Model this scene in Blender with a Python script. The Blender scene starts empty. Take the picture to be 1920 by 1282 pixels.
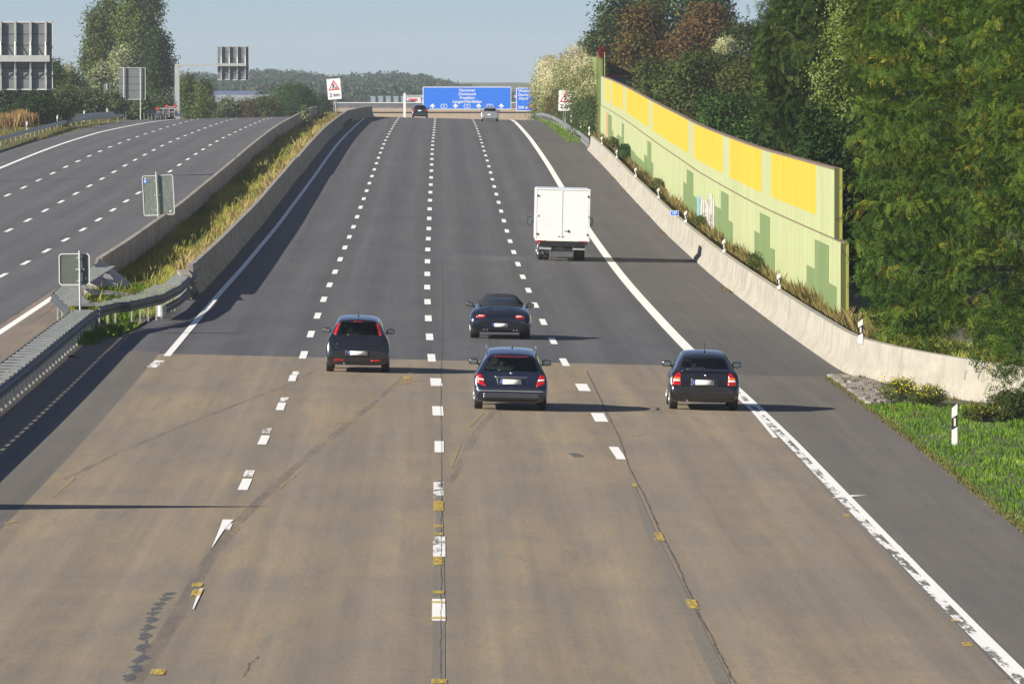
import bpy, bmesh, math, random
import numpy as np
from mathutils import Vector, Matrix, Euler
from mathutils.bvhtree import BVHTree
C = bpy.context.scene.collection
R = math.radians
SC = bpy.context.scene
# ------------------------------------------------------------------ camera, sky, sun, exposure
F = 15467.0; H0 = 8.1; TH = math.atan(511 / F)          # focal length in photo pixels, camera height, tilt
cam = bpy.data.objects.new('camera', bpy.data.cameras.new('camera')); C.objects.link(cam)
cam.data.sensor_width = 36.0; cam.data.lens = F / 1920 * 36
cam.data.clip_start = 1.0; cam.data.clip_end = 20000
cam.location = (0, 0, H0); cam.rotation_euler = (R(90) - TH, 0, 0)
SC.camera = cam
SUN_EL = R(25); SUN_AZ = R(25)                             # azimuth measured from due left, towards behind the camera
sun_dir = Vector((-math.cos(SUN_AZ) * math.cos(SUN_EL), -math.sin(SUN_AZ) * math.cos(SUN_EL), math.sin(SUN_EL)))
W = bpy.data.worlds.new('World'); SC.world = W; W.use_nodes = True
nt = W.node_tree; nt.nodes.clear()
wo = nt.nodes.new('ShaderNodeOutputWorld'); bg = nt.nodes.new('ShaderNodeBackground'); sky = nt.nodes.new('ShaderNodeTexSky')
sky.sky_type = 'NISHITA'; sky.sun_disc = False; sky.sun_elevation = SUN_EL
sky.sun_rotation = math.atan2(sun_dir.x, sun_dir.y)
sky.altitude = 0; sky.air_density = 1.0; sky.dust_density = 0.1; sky.ozone_density = 9.0; sky.air_density = 0.7
bg.inputs['Strength'].default_value = 0.058
hs0 = nt.nodes.new('ShaderNodeHueSaturation'); hs0.inputs['Saturation'].default_value = .72; hs0.inputs['Value'].default_value = 1.0
nt.links.new(sky.outputs[0], hs0.inputs['Color']); nt.links.new(hs0.outputs[0], bg.inputs['Color']); nt.links.new(bg.outputs[0], wo.inputs['Surface'])
sl = bpy.data.lights.new('sun', 'SUN'); sl.energy = 5.0; sl.angle = R(0.53); sl.color = (1.0, 0.91, 0.78)
so = bpy.data.objects.new('sun', sl); C.objects.link(so); so.rotation_euler = (-sun_dir).to_track_quat('-Z', 'Y').to_euler(); so.location = (0, 0, 60)
SC.view_settings.view_transform = 'Standard'; SC.view_settings.look = 'None'
SC.view_settings.gamma = 1.0; SC.view_settings.use_curve_mapping = False; SC.view_settings.exposure = 0.92
SC.render.engine = 'CYCLES'
SC.cycles.max_bounces = 6; SC.cycles.diffuse_bounces = 3; SC.cycles.transparent_max_bounces = 12; SC.cycles.volume_bounces = 0
# ------------------------------------------------------------------ road geometry (profile surveyed from the 18 m dash rhythm)
ZP = [(-100,0),(106,0),(124,-.05),(142,-.08),(160,-.07),(178,-.05),(214,-.02),(250,-.01),(286,.04),(322,.11),(358,.28),(394,.49),(430,.82),(466,1.15),(502,1.51),(538,1.88),(574,2.2),(610,2.48),(646,2.70),(682,2.86),(750,3.10),(800,3.2),(830,3.17),(860,2.98),(900,2.65),(1000,1.7),(1200,-.6),(1400,-3.2),(1550,-4.5),(1700,-5),(9000,-5)]
XP = [(-100,822),(106,823),(178,822),(205,817),(232,809),(268,803),(304,801),(340,801.5),(394,804),(466,807),(538,809.5),(610,811),(682,813.5),(830,816),(900,816),(1400,818),(9000,820)]
def hermite(P):
    X = np.array([p[0] for p in P], float); Yv = np.array([p[1] for p in P], float); n = len(X)
    d = np.diff(Yv) / np.diff(X)
    m = np.zeros(n); m[0] = d[0]; m[-1] = d[-1]
    for i in range(1, n - 1):
        m[i] = 0 if d[i-1] * d[i] <= 0 else 2 * d[i-1] * d[i] / (d[i-1] + d[i])
    def f(x):
        x = np.clip(np.asarray(x, float), X[0], X[-1]); i = np.clip(np.searchsorted(X, x) - 1, 0, n - 2)
        h = X[i+1] - X[i]; t = (x - X[i]) / h
        return (2*t**3-3*t**2+1)*Yv[i]+(t**3-2*t**2+t)*h*m[i]+(-2*t**3+3*t**2)*Yv[i+1]+(t**3-t**2)*h*m[i+1]
    return f
zr = hermite(ZP); xpx = hermite(XP)
def xc(y): return (xpx(y) - 960) / F * np.asarray(y, float)
KF = .0233
def zg(s, y):
    s = np.asarray(s, float)
    return zr(y) + np.where(s > -8.5, -KF*s, np.where(s > -12.5, KF*8.5, KF*8.5 + KF*(s + 12.5)))
BS = [(60,22),(196,19),(203,16),(207,14.2),(212,13.25),(220,12.05),(227,11.42),(232,11.35),(9000,11.35)]
bs = lambda y: np.interp(y, [p[0] for p in BS], [p[1] for p in BS])   # toe of the right barrier
def sm(t): t = np.clip(t, 0, 1); return t*t*(3-2*t)
def lift(s, y):
    s = np.asarray(s, float); y = np.asarray(y, float)
    r = .5 * sm((s - bs(y) - .55) / 1.3)
    l = .35 * sm((-31.5 - s) / 4)
    far = np.clip((y - 1000) / 600, 0, 1)
    return r + l
def P3(s, y, dz=0.0):
    return Vector((float(xc(y)) + s, y, float(zg(s, y)) + dz))
CT, ST = math.cos(TH), math.sin(TH)
def ray(px, row):
    u = (px - 960) / F; v = -(row - 641) / F
    return u, CT + v*ST, -ST + v*CT
def PY(px, row, y):                                        # the point seen at (px,row) at distance y
    u, a, b = ray(px, row); return Vector((u*y/a, y, H0 + b*y/a))
_ys = np.arange(60, 1600, .25)
def G(px, row, h=0.0):                                     # ground point (s, y)
    u, a, b = ray(px, row); xs = u*_ys/a; zz = H0 + b*_ys/a; s = xs - xc(_ys)
    k = np.nonzero(zz <= zg(s, _ys) + h)[0][0]
    return float(s[k]), float(_ys[k])
# ------------------------------------------------------------------ helpers
rnd = random.Random(7)
class MB:
    def __init__(s): s.v = []; s.f = []; s.m = []
    def add(s, vs, fs, mi=0):
        o = len(s.v); s.v += [tuple(v) for v in vs]; s.f += [tuple(i+o for i in f) for f in fs]; s.m += [mi]*len(fs); return s
    def box(s, c, d, rz=0, M=None, mi=0):
        x, y, z = d[0]/2, d[1]/2, d[2]/2
        vs = [Vector((a*x, b*y, e*z)) for e in (-1,1) for a, b in ((-1,-1),(1,-1),(1,1),(-1,1))]
        m = Matrix.Translation(c) @ (M if M else Matrix.Rotation(rz, 4, 'Z'))
        return s.add([m @ v for v in vs], [(3,2,1,0),(4,5,6,7),(0,1,5,4),(1,2,6,5),(2,3,7,6),(3,0,4,7)], mi)
    def tube(s, pts, r, n=8, mi=0, cap=True):
        pts = [Vector(p) for p in pts]; rr = r if isinstance(r, (list, tuple)) else [r]*len(pts)
        vs = []; fs = []
        for i, p in enumerate(pts):
            t = (pts[min(i+1, len(pts)-1)] - pts[max(i-1, 0)]).normalized()
            a = t.cross(Vector((0, 0, 1)) if abs(t.z) < .9 else Vector((1, 0, 0))).normalized(); b = t.cross(a)
            for k in range(n):
                an = 2*math.pi*k/n; vs.append(p + (a*math.cos(an) + b*math.sin(an))*rr[i])
        for i in range(len(pts)-1):
            for k in range(n):
                fs.append((i*n+k, i*n+(k+1)%n, (i+1)*n+(k+1)%n, (i+1)*n+k))
        if cap: fs += [tuple(range(n))[::-1], tuple(range((len(pts)-1)*n, len(pts)*n))]
        return s.add(vs, fs, mi)
    def cyl(s, c, r, h, axis='z', n=16, mi=0):
        d = {'x': Vector((1,0,0)), 'y': Vector((0,1,0)), 'z': Vector((0,0,1))}[axis]; c = Vector(c)
        return s.tube([c - d*h/2, c + d*h/2], r, n, mi)
    def build(s, name, m, parent=None, smooth=False, bevel=0):
        me = bpy.data.meshes.new(name); me.from_pydata(s.v, [], s.f); me.validate()
        for q in (m if isinstance(m, (list, tuple)) else [m]): me.materials.append(q)
        if len(me.polygons) == len(s.m): me.polygons.foreach_set('material_index', s.m)
        bm = bmesh.new(); bm.from_mesh(me); bmesh.ops.recalc_face_normals(bm, faces=bm.faces)
        if bevel: bmesh.ops.bevel(bm, geom=list(bm.edges), offset=bevel, segments=2, affect='EDGES', clamp_overlap=True)
        bm.to_mesh(me); bm.free()
        if smooth: me.shade_smooth(); me.set_sharp_from_angle(angle=R(40))
        o = bpy.data.objects.new(name, me); C.objects.link(o)
        if parent: o.parent = parent
        return o
def npmesh(name, V, Q, m, parent=None, tint=None, tri=None, smooth=False):
    me = bpy.data.meshes.new(name); V = np.asarray(V, np.float32); Q = np.asarray(Q, np.int32); k = Q.shape[1]
    me.vertices.add(len(V)); me.vertices.foreach_set('co', V.ravel())
    me.loops.add(Q.size); me.loops.foreach_set('vertex_index', Q.ravel())
    me.polygons.add(len(Q)); me.polygons.foreach_set('loop_start', np.arange(0, Q.size, k, dtype=np.int32))
    me.update(calc_edges=True)
    if tint is not None:
        a = me.attributes.new('tint', 'FLOAT', 'FACE'); a.data.foreach_set('value', np.asarray(tint, np.float32))
    me.materials.append(m)
    if smooth: me.shade_smooth()
    o = bpy.data.objects.new(name, me); C.objects.link(o)
    if parent: o.parent = parent
    return o
def tag(o, label=None, cat=None, group=None, kind=None):
    if label: o['label'] = label
    if cat: o['category'] = cat
    if group: o['group'] = group
    if kind: o['kind'] = kind
    return o
def empty(name, loc, rot=(0,0,0), label=None, cat=None, group=None):
    o = bpy.data.objects.new(name, None); C.objects.link(o); o.location = loc; o.rotation_euler = rot
    o.empty_display_size = .3
    return tag(o, label, cat, group)
def copy_tree(root, loc, label, rot=None, scale=None):
    r = root.copy(); C.objects.link(r); r.location = loc; r['label'] = label
    if rot is not None: r.rotation_euler = rot
    if scale is not None: r.scale = scale
    for ch in list(root.children):
        c = ch.copy(); C.objects.link(c); c.parent = r
        for g in list(ch.children):
            d = g.copy(); C.objects.link(d); d.parent = c
    return r
def rframe(y, s=0):                                        # a vehicle or sign lying on the cambered road
    sl = float(zr(y+1) - zr(y-1)) / 2; yaw = -float(xc(y+5) - xc(y-5)) / 10
    return (math.atan(sl), KF if s > -8.5 else (0 if s > -12.5 else -KF), yaw if y > 300 else .0097)
# ------------------------------------------------------------------ materials
MT = {}
def mat(name, col, rough=.6, metal=0, spec=.5, noise=None, bump=0, coat=0, coords='Object', c2=None, stretch=(1,1,1)):
    m = bpy.data.materials.new(name); m.use_nodes = True; t = m.node_tree; b = t.nodes['Principled BSDF']
    b.inputs['Base Color'].default_value = (*col, 1); b.inputs['Roughness'].default_value = rough
    b.inputs['Metallic'].default_value = metal; b.inputs['Specular IOR Level'].default_value = spec
    b.inputs['Coat Weight'].default_value = coat; b.inputs['Coat Roughness'].default_value = .04; b.inputs['Coat IOR'].default_value = 1.7
    if noise:
        tc = t.nodes.new('ShaderNodeTexCoord'); mp = t.nodes.new('ShaderNodeMapping'); mp.inputs['Scale'].default_value = stretch
        n = t.nodes.new('ShaderNodeTexNoise'); n.inputs['Scale'].default_value = noise; n.inputs['Detail'].default_value = 6; n.inputs['Roughness'].default_value = .65
        mx = t.nodes.new('ShaderNodeMix'); mx.data_type = 'RGBA'
        mr = t.nodes.new('ShaderNodeMapRange'); mr.inputs[1].default_value = .35; mr.inputs[2].default_value = .65
        c2 = c2 or tuple(c*.6 for c in col)
        mx.inputs[6].default_value = (*col, 1); mx.inputs[7].default_value = (*c2, 1)
        t.links.new(tc.outputs[coords], mp.inputs[0]); t.links.new(mp.outputs[0], n.inputs['Vector']); t.links.new(n.outputs[0], mr.inputs[0]); t.links.new(mr.outputs[0], mx.inputs[0]); t.links.new(mx.outputs[2], b.inputs['Base Color'])
        if bump:
            bp = t.nodes.new('ShaderNodeBump'); bp.inputs['Strength'].default_value = bump; bp.inputs['Distance'].default_value = .02
            t.links.new(n.outputs[0], bp.inputs['Height']); t.links.new(bp.outputs[0], b.inputs['Normal'])
    MT[name] = m; return m
mat('galvanised', (.42,.44,.45), .45, .75, noise=3, c2=(.30,.31,.32))
mat('galvanised_post', (.50,.52,.52), .5, .3, noise=4, c2=(.36,.37,.37))
mat('rail_steel', (.075,.085,.10), .6, .1, noise=2, c2=(.05,.056,.065))
mat('plank_steel', (.30,.325,.315), .6, .1, noise=3, c2=(.19,.205,.20))
mat('sign_back', (.115,.135,.12), .5, 0, .4, noise=2, c2=(.10,.115,.105))
mat('sign_back_scratched', (.11,.13,.118), .55, 0, .4, noise=9, c2=(.19,.23,.20), stretch=(2,1,.7))
mat('panel_back', (.20,.22,.22), .5, .2, noise=1.5, c2=(.16,.175,.175))
mat('sign_rim', (.60,.61,.58), .5)
mat('white_paint', (.80,.80,.78), .5)
mat('white_gloss', (.80,.84,.86), .3, coat=.3, noise=2, c2=(.74,.775,.79))
mat('sign_white', (.80,.82,.84), .4); mat('sign_blue', (.012,.17,.76), .4); mat('sign_red', (.66,.03,.03), .4); mat('sign_black', (.02,.02,.02), .5)
mat('black_plastic', (.012,.012,.013), .5); mat('black_rubber', (.016,.016,.017), .8, noise=8, c2=(.028,.027,.026)); mat('chrome', (.75,.76,.78), .15, 1)
mat('paint_black', (.008,.0085,.010), .22, coat=.8); mat('paint_navy', (.012,.015,.034), .2, .3, coat=.9); mat('paint_blue_black', (.007,.010,.020), .2, .2, coat=.9)
mat('paint_silver', (.42,.45,.47), .3, .6, coat=.6); mat('paint_charcoal', (.010,.012,.016), .25, coat=.7)
mat('soft_top', (.010,.013,.018), .9); mat('interior', (.03,.032,.033), .9); mat('seat_cloth', (.02,.021,.023), .9)
mat('lamp_red', (.38,.008,.008), .15, coat=.5); mat('lamp_dark_red', (.22,.01,.012), .2, coat=.5); mat('lamp_orange', (.85,.16,.02), .15, coat=.5); mat('lamp_clear', (.75,.72,.68), .12, coat=.5)
mat('plate_white', (.70,.69,.64), .8, 0, .15); mat('plate_blue', (.02,.08,.50), .45); mat('rim_alloy', (.45,.46,.47), .35, .8); mat('mirror_glass', (.35,.42,.45), .08, .9)
mat('beacon_orange', (.85,.22,.02), .5); mat('trailer_red', (.75,.06,.04), .5)
def glass(name, tint, t=.35):
    m = bpy.data.materials.new(name); m.use_nodes = True; n = m.node_tree; n.nodes.clear()
    o = n.nodes.new('ShaderNodeOutputMaterial'); a = n.nodes.new('ShaderNodeBsdfTransparent'); g = n.nodes.new('ShaderNodeBsdfGlossy'); x = n.nodes.new('ShaderNodeMixShader'); f = n.nodes.new('ShaderNodeFresnel')
    a.inputs[0].default_value = (*tint, 1); g.inputs['Roughness'].default_value = .03; f.inputs[0].default_value = 1.5
    n.links.new(f.outputs[0], x.inputs[0]); n.links.new(a.outputs[0], x.inputs[1]); n.links.new(g.outputs[0], x.inputs[2]); n.links.new(x.outputs[0], o.inputs[0])
    MT[name] = m
glass('glass_tinted', (.70,.82,.80)); glass('glass_light', (.88,.95,.92)); glass('glass_dark', (.34,.44,.44))
def nn(t, k, **kw):
    n = t.nodes.new(k)
    for a, v in kw.items(): setattr(n, a, v)
    return n
def mixc(t, f, a, b, mode='MIX'):
    m = nn(t, 'ShaderNodeMix', data_type='RGBA', blend_type=mode)
    for i, v in ((0, f), (6, a), (7, b)):
        if isinstance(v, (int, float)): m.inputs[i].default_value = v
        elif isinstance(v, tuple): m.inputs[i].default_value = (*v, 1)
        else: t.links.new(v, m.inputs[i])
    return m.outputs[2]
def math_(t, op, a, b=None, clamp=False):
    m = nn(t, 'ShaderNodeMath', operation=op, use_clamp=clamp)
    for i, v in ((0, a), (1, b)):
        if v is None: continue
        if isinstance(v, (int, float)): m.inputs[i].default_value = v
        else: t.links.new(v, m.inputs[i])
    return m.outputs[0]
def rng_(t, v, a, b, c=0., d=1.):
    m = nn(t, 'ShaderNodeMapRange'); m.inputs[1].default_value = a; m.inputs[2].default_value = b; m.inputs[3].default_value = c; m.inputs[4].default_value = d
    t.links.new(v, m.inputs[0]); return m.outputs[0]
def noise_(t, vec, scale, sx=1, sy=1, detail=5, rough=.6, sz=1, dist=0):
    mp = nn(t, 'ShaderNodeMapping'); mp.inputs['Scale'].default_value = (sx, sy, sz); t.links.new(vec, mp.inputs[0])
    n = nn(t, 'ShaderNodeTexNoise'); n.inputs['Scale'].default_value = scale; n.inputs['Detail'].default_value = detail; n.inputs['Roughness'].default_value = rough; n.inputs['Distortion'].default_value = dist
    t.links.new(mp.outputs[0], n.inputs['Vector']); return n.outputs[0]
def base_mat(name):
    m = bpy.data.materials.new(name); m.use_nodes = True; MT[name] = m
    return m, m.node_tree, m.node_tree.nodes['Principled BSDF']
def road_mat(name, cols, tracks=.0, rough=.85):
    """cols: base, patch, dirt. UV = (s, y) on the road in metres"""
    m, t, b = base_mat(name); uv = nn(t, 'ShaderNodeUVMap').outputs[0]
    big = noise_(t, uv, .5, 1, .07, 5, .6, dist=.6); mid = noise_(t, uv, 2.2, 1, .06, 6, .7); fine = noise_(t, uv, 14, 1, .12, 8, .8); tiny = noise_(t, uv, 60, 1, .3, 3, .8)
    streak = noise_(t, uv, 3.0, 1, .004, 4, .6); band = noise_(t, uv, .06, .6, 1, 6, .75)
    c = mixc(t, rng_(t, big, .40, .60), cols[0], cols[1])
    c = mixc(t, rng_(t, mid, .48, .68, 0, .75), c, cols[2])
    c = mixc(t, rng_(t, band, .46, .62, 0, .5), c, cols[2])
    g = math_(t, 'MULTIPLY', rng_(t, fine, .25, .75, .80, 1.2), rng_(t, tiny, .3, .7, .72, 1.32))
    g = math_(t, 'MULTIPLY', g, rng_(t, streak, .3, .7, .90, 1.10))
    if tracks:
        sp = nn(t, 'ShaderNodeSeparateXYZ'); t.links.new(uv, sp.inputs[0])
        w = math_(t, 'COSINE', math_(t, 'MULTIPLY', math_(t, 'ADD', sp.outputs[0], 0), 2*math.pi/1.85))
        g = math_(t, 'MULTIPLY', g, rng_(t, w, -1, 1, 1+tracks, 1-tracks))
    vm = nn(t, 'ShaderNodeVectorMath', operation='SCALE'); t.links.new(c, vm.inputs[0]); t.links.new(g, vm.inputs['Scale'])
    t.links.new(vm.outputs[0], b.inputs['Base Color']); b.inputs['Roughness'].default_value = rough; b.inputs['Specular IOR Level'].default_value = .25
    bp = nn(t, 'ShaderNodeBump'); bp.inputs['Strength'].default_value = .25; bp.inputs['Distance'].default_value = .01
    t.links.new(tiny, bp.inputs['Height']); t.links.new(bp.outputs[0], b.inputs['Normal'])
    return m
road_mat('asphalt', ((.086,.087,.094),(.097,.097,.101),(.074,.075,.081)), .09)
road_mat('asphalt_shoulder', ((.094,.091,.088),(.106,.101,.095),(.084,.081,.078)), .0)
road_mat('asphalt_left', ((.092,.093,.099),(.103,.103,.106),(.083,.084,.089)), .06)
road_mat('concrete_brown', ((.265,.210,.138),(.218,.182,.134),(.172,.156,.132)), .05)
road_mat('shoulder_grey', ((.128,.118,.102),(.140,.130,.110),(.108,.101,.090)), .0)
road_mat('sandy_verge', ((.23,.185,.14),(.20,.165,.13),(.15,.13,.11)), .0)
road_mat('old_band', ((.175,.158,.130),(.185,.162,.128),(.16,.145,.122)), .0)
def worn(name, col, lo, hi, scale=6, sy=.15):
    m, t, b = base_mat(name); uv = nn(t, 'ShaderNodeUVMap').outputs[0]
    n = noise_(t, uv, scale, 1, sy, 8, .75); b.inputs['Base Color'].default_value = (*col, 1); b.inputs['Roughness'].default_value = .7
    t.links.new(rng_(t, n, lo, hi), b.inputs['Alpha'])
worn('marking', (.80,.80,.77), .15, .25, 9); worn('marking_worn', (.78,.78,.75), .44, .51, 3.2, .10); worn('marking_ghost', (.45,.44,.42), .52, .75, 8)
worn('marking_yellow', (.58,.41,.05), .40, .56, 14, .3); worn('yellow_faint', (.42,.30,.08), .45, .62, 12)
worn('band_faint', (.172,.158,.138), .40, 1.0, 2.2, .08); worn('band_edge', (.150,.132,.112), .35, .65, 3, .05)
worn('tar', (.08,.078,.075), .38, .60, 10, .3); worn('scratch', (.085,.095,.12), .40, .60, 14, .5)
def concrete_mat(name, col, c2, streak=.5):
    m, t, b = base_mat(name); tc = nn(t, 'ShaderNodeTexCoord').outputs['Object']
    a = noise_(t, tc, 1.2, 1, .25, 6, .65); v = noise_(t, tc, 3.5, 1.2, .5, 5, .6, sz=.12); f = noise_(t, tc, 30, 1, .3, 4, .7)
    c = mixc(t, rng_(t, a, .4, .65, 0, .6), col, c2); c = mixc(t, rng_(t, v, .50, .72, 0, streak), c, c2)
    vm = nn(t, 'ShaderNodeVectorMath', operation='SCALE'); t.links.new(c, vm.inputs[0]); t.links.new(rng_(t, f, .3, .7, .92, 1.08), vm.inputs['Scale'])
    t.links.new(vm.outputs[0], b.inputs['Base Color']); b.inputs['Roughness'].default_value = .85; b.inputs['Specular IOR Level'].default_value = .2
    return m
concrete_mat('concrete_wall', (.325,.31,.265), (.22,.205,.17), .8); concrete_mat('concrete_median', (.33,.305,.265), (.17,.155,.135), 1.0)
concrete_mat('concrete_bridge', (.42,.33,.24), (.36,.28,.20), .3); concrete_mat('concrete_grey', (.26,.255,.25), (.20,.20,.20), .6)
concrete_mat('slab_pale', (.40,.385,.37), (.30,.29,.27), .6)
def foliage(name, stops, trans=.3, hue=0):
    m = bpy.data.materials.new(name); m.use_nodes = True; t = m.node_tree; t.nodes.clear()
    at = nn(t, 'ShaderNodeAttribute', attribute_name='tint'); rp = nn(t, 'ShaderNodeValToRGB')
    e = rp.color_ramp.elements
    while len(e) < len(stops): e.new(.5)
    for i, (p, c) in enumerate(stops): e[i].position = p; e[i].color = (*c, 1)
    oi = nn(t, 'ShaderNodeObjectInfo'); hs = nn(t, 'ShaderNodeHueSaturation')
    t.links.new(at.outputs['Fac'], rp.inputs[0]); t.links.new(rp.outputs[0], hs.inputs['Color'])
    t.links.new(rng_(t, oi.outputs['Random'], 0, 1, .485, .515), hs.inputs['Hue'])
    t.links.new(rng_(t, oi.outputs['Random'], 0, 1, .82, 1.15), hs.inputs['Value'])
    d = nn(t, 'ShaderNodeBsdfPrincipled'); d.inputs['Roughness'].default_value = .55; d.inputs['Specular IOR Level'].default_value = .08
    tr = nn(t, 'ShaderNodeBsdfTranslucent'); x = nn(t, 'ShaderNodeMixShader'); x.inputs[0].default_value = trans*.7
    o = nn(t, 'ShaderNodeOutputMaterial')
    t.links.new(hs.outputs[0], d.inputs['Base Color']); t.links.new(hs.outputs[0], tr.inputs[0])
    t.links.new(d.outputs[0], x.inputs[1]); t.links.new(tr.outputs[0], x.inputs[2]); t.links.new(x.outputs[0], o.inputs[0])
    MT[name] = m
foliage('leaf_robinia', [(0,(.010,.026,.005)),(.40,(.036,.074,.010)),(.76,(.100,.145,.017)),(.92,(.24,.22,.02)),(.96,(.15,.06,.02)),(1,(.08,.03,.018))])
foliage('leaf_dark', [(0,(.014,.038,.010)),(.6,(.038,.078,.016)),(.9,(.10,.135,.026)),(1,(.14,.12,.03))])
foliage('leaf_olive', [(0,(.03,.05,.014)),(.5,(.075,.095,.024)),(.85,(.13,.135,.036)),(1,(.19,.13,.05))])
foliage('leaf_brown', [(0,(.05,.06,.018)),(.35,(.10,.085,.025)),(.75,(.17,.10,.03)),(1,(.24,.14,.06))])
foliage('leaf_poplar', [(0,(.030,.065,.012)),(.5,(.095,.145,.026)),(.85,(.17,.22,.05)),(1,(.25,.27,.12))], .25)
foliage('leaf_pale', [(0,(.05,.08,.03)),(.5,(.11,.15,.06)),(.8,(.32,.33,.17)),(1,(.6,.58,.38))], .2)
foliage('leaf_blossom', [(0,(.05,.08,.03)),(.3,(.12,.14,.05)),(.55,(.28,.29,.13)),(1,(.50,.47,.28))], .25)
foliage('leaf_far_hazed', [(0,(.018,.042,.026)),(.5,(.032,.062,.034)),(.9,(.075,.085,.03)),(1,(.16,.07,.03))], .1)  # blue of the distance haze mixed into the far leaf colours
foliage('leaf_red', [(0,(.12,.008,.012)),(1,(.33,.02,.03))])
foliage('grass_green', [(0,(.06,.12,.012)),(.5,(.12,.22,.02)),(.85,(.21,.30,.035)),(1,(.32,.30,.10))], .35)
foliage('grass_median', [(0,(.09,.13,.025)),(.35,(.20,.24,.045)),(.7,(.36,.36,.08)),(1,(.52,.46,.18))], .3)
foliage('grass_dry', [(0,(.07,.08,.025)),(.35,(.17,.15,.05)),(.75,(.34,.27,.10)),(1,(.46,.38,.19))], .3)
foliage('grass_orange', [(0,(.13,.10,.035)),(.5,(.26,.15,.06)),(1,(.36,.22,.10))], .3)
foliage('flower_yellow', [(0,(.55,.42,.01)),(1,(.75,.60,.02))], .2)
mat('bark', (.09,.075,.06), .9, noise=6, bump=.5); mat('soil', (.11,.085,.055), .95, noise=2, c2=(.07,.06,.035))
mat('stone', (.27,.25,.22), .85, noise=3, c2=(.17,.155,.135), coords='Object')
# ------------------------------------------------------------------ terrain and road sheets
def ylist(a, b):
    L = [a]; y = a
    while y < b:
        y += 2.0 if y < 900 else (20 if y < 1800 else 150); L.append(min(y, b))
    return L
GRID = sorted(set(ylist(60, 8000)))
def sheet(name, m, s0, s1, y0, y1, dz, ns=2, jag=0, kind='structure', seed=1):
    """sheet on the road surface between lateral s0..s1 (numbers or functions of y)"""
    f0 = s0 if callable(s0) else (lambda y: s0); f1 = s1 if callable(s1) else (lambda y: s1)
    ys = [y0] + [y for y in GRID if y0 + .01 < y < y1 - .01] + [y1]
    r_ = random.Random(seed); V = []; UV = []
    brk = [-12.5, -8.5]
    for y in ys:
        a, b = f0(y), f1(y)
        if jag: a += r_.uniform(-jag, jag); b += r_.uniform(-jag, jag)
        for k in range(ns):
            s = a + (b-a)*k/(ns-1); V.append((float(xc(y))+s, y, float(zg(s, y))+(dz(s, y) if callable(dz) else dz))); UV.append((s, y))
    Q = [(j*ns+k, j*ns+k+1, (j+1)*ns+k+1, (j+1)*ns+k) for j in range(len(ys)-1) for k in range(ns-1)]
    me = bpy.data.meshes.new(name); me.from_pydata(V, [], Q); uvl = me.uv_layers.new(name='UVMap')
    li = np.zeros(len(me.loops), np.int32); me.loops.foreach_get('vertex_index', li)
    uvl.data.foreach_set('uv', np.array(UV, np.float32)[li].ravel()); me.materials.append(m)
    me.shade_smooth()
    o = bpy.data.objects.new(name, me); C.objects.link(o)
    if kind: o['kind'] = kind
    return o
def ribbons(name, items, m, dz):
    """items: list of [(s,y)...], width(s) -> one sheet object of painted strips"""
    V = []; UV = []; Q = []
    for pts, w in items:
        P = []
        for i in range(len(pts)-1):
            (sa, ya), (sb, yb) = pts[i], pts[i+1]; n = max(1, int(abs(yb-ya)/2)+1, int(abs(sb-sa)/.5)+1)
            for k in range(n): P.append((sa+(sb-sa)*k/n, ya+(yb-ya)*k/n, i+k/n))
        P.append((*pts[-1], len(pts)-1)); o = len(V)
        for s, y, t in P:
            ww = np.interp(t, range(len(w)), w) if isinstance(w, (list, tuple)) else w
            for q in (-1, 1):
                ss = s + q*ww/2; V.append((float(xc(y))+ss, y, float(zg(ss, y))+dz)); UV.append((ss, y))
        Q += [(o+2*i, o+2*i+1, o+2*i+3, o+2*i+2) for i in range(len(P)-1)]
    me = bpy.data.meshes.new(name); me.from_pydata(V, [], Q); uvl = me.uv_layers.new(name='UVMap')
    li = np.zeros(len(me.loops), np.int32); me.loops.foreach_get('vertex_index', li)
    uvl.data.foreach_set('uv', np.array(UV, np.float32)[li].ravel()); me.materials.append(m)
    o = bpy.data.objects.new(name, me); C.objects.link(o); o['kind'] = 'structure'; return o
# ground: one sheet to the horizon
SG = [-2600,-1200,-600,-300,-150,-90,-60,-48,-42,-38,-36,-34.5,-33,-32,-31.2,-30.9,-25,-20,-16,-12.5,-8.5,-4,0,4,8,10.5,10.75,11.0,11.4,11.9,12.3,12.8,13.3,13.8,14.5,15.5,17,20,25,35,60,100,200,500,1200,2600]
gy = [-200, 0] + GRID
S_, Y_ = np.meshgrid(np.array(SG, float), np.array(gy, float))
inroad = (S_ > -31) & (S_ < 10.7)
Zt = zg(np.clip(S_, -45, 20), Y_) + np.where(inroad, -.08, .0) + lift(S_, Y_)
Zt = np.where(S_ == -30.9, zg(S_, Y_)-.08, Zt)
Vt = np.stack([xc(Y_)+S_, Y_, Zt], -1).reshape(-1, 3); nx = len(SG); ny = len(gy)
ii = (np.arange(ny-1)[:, None]*nx + np.arange(nx-1)[None]).ravel()
gm, t, b = base_mat('ground_cover'); tc = nn(t, 'ShaderNodeTexCoord').outputs['Object']
n1 = noise_(t, tc, .35, 1, .4, 6, .7); n2 = noise_(t, tc, 4, 1, .4, 5, .7); n3 = noise_(t, tc, .02, 1, 1, 3, .5)
c = mixc(t, rng_(t, n1, .4, .6), (.055,.075,.02), (.10,.085,.045)); c = mixc(t, rng_(t, n2, .4, .65, 0, .7), c, (.045,.05,.02))
c = mixc(t, rng_(t, n3, .5, .6, 0, .5), c, (.13,.13,.05)); t.links.new(c, b.inputs['Base Color']); b.inputs['Roughness'].default_value = .95
g = npmesh('ground', Vt, np.stack([ii, ii+1, ii+nx+1, ii+nx], 1), gm, smooth=True); g['kind'] = 'structure'
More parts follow.
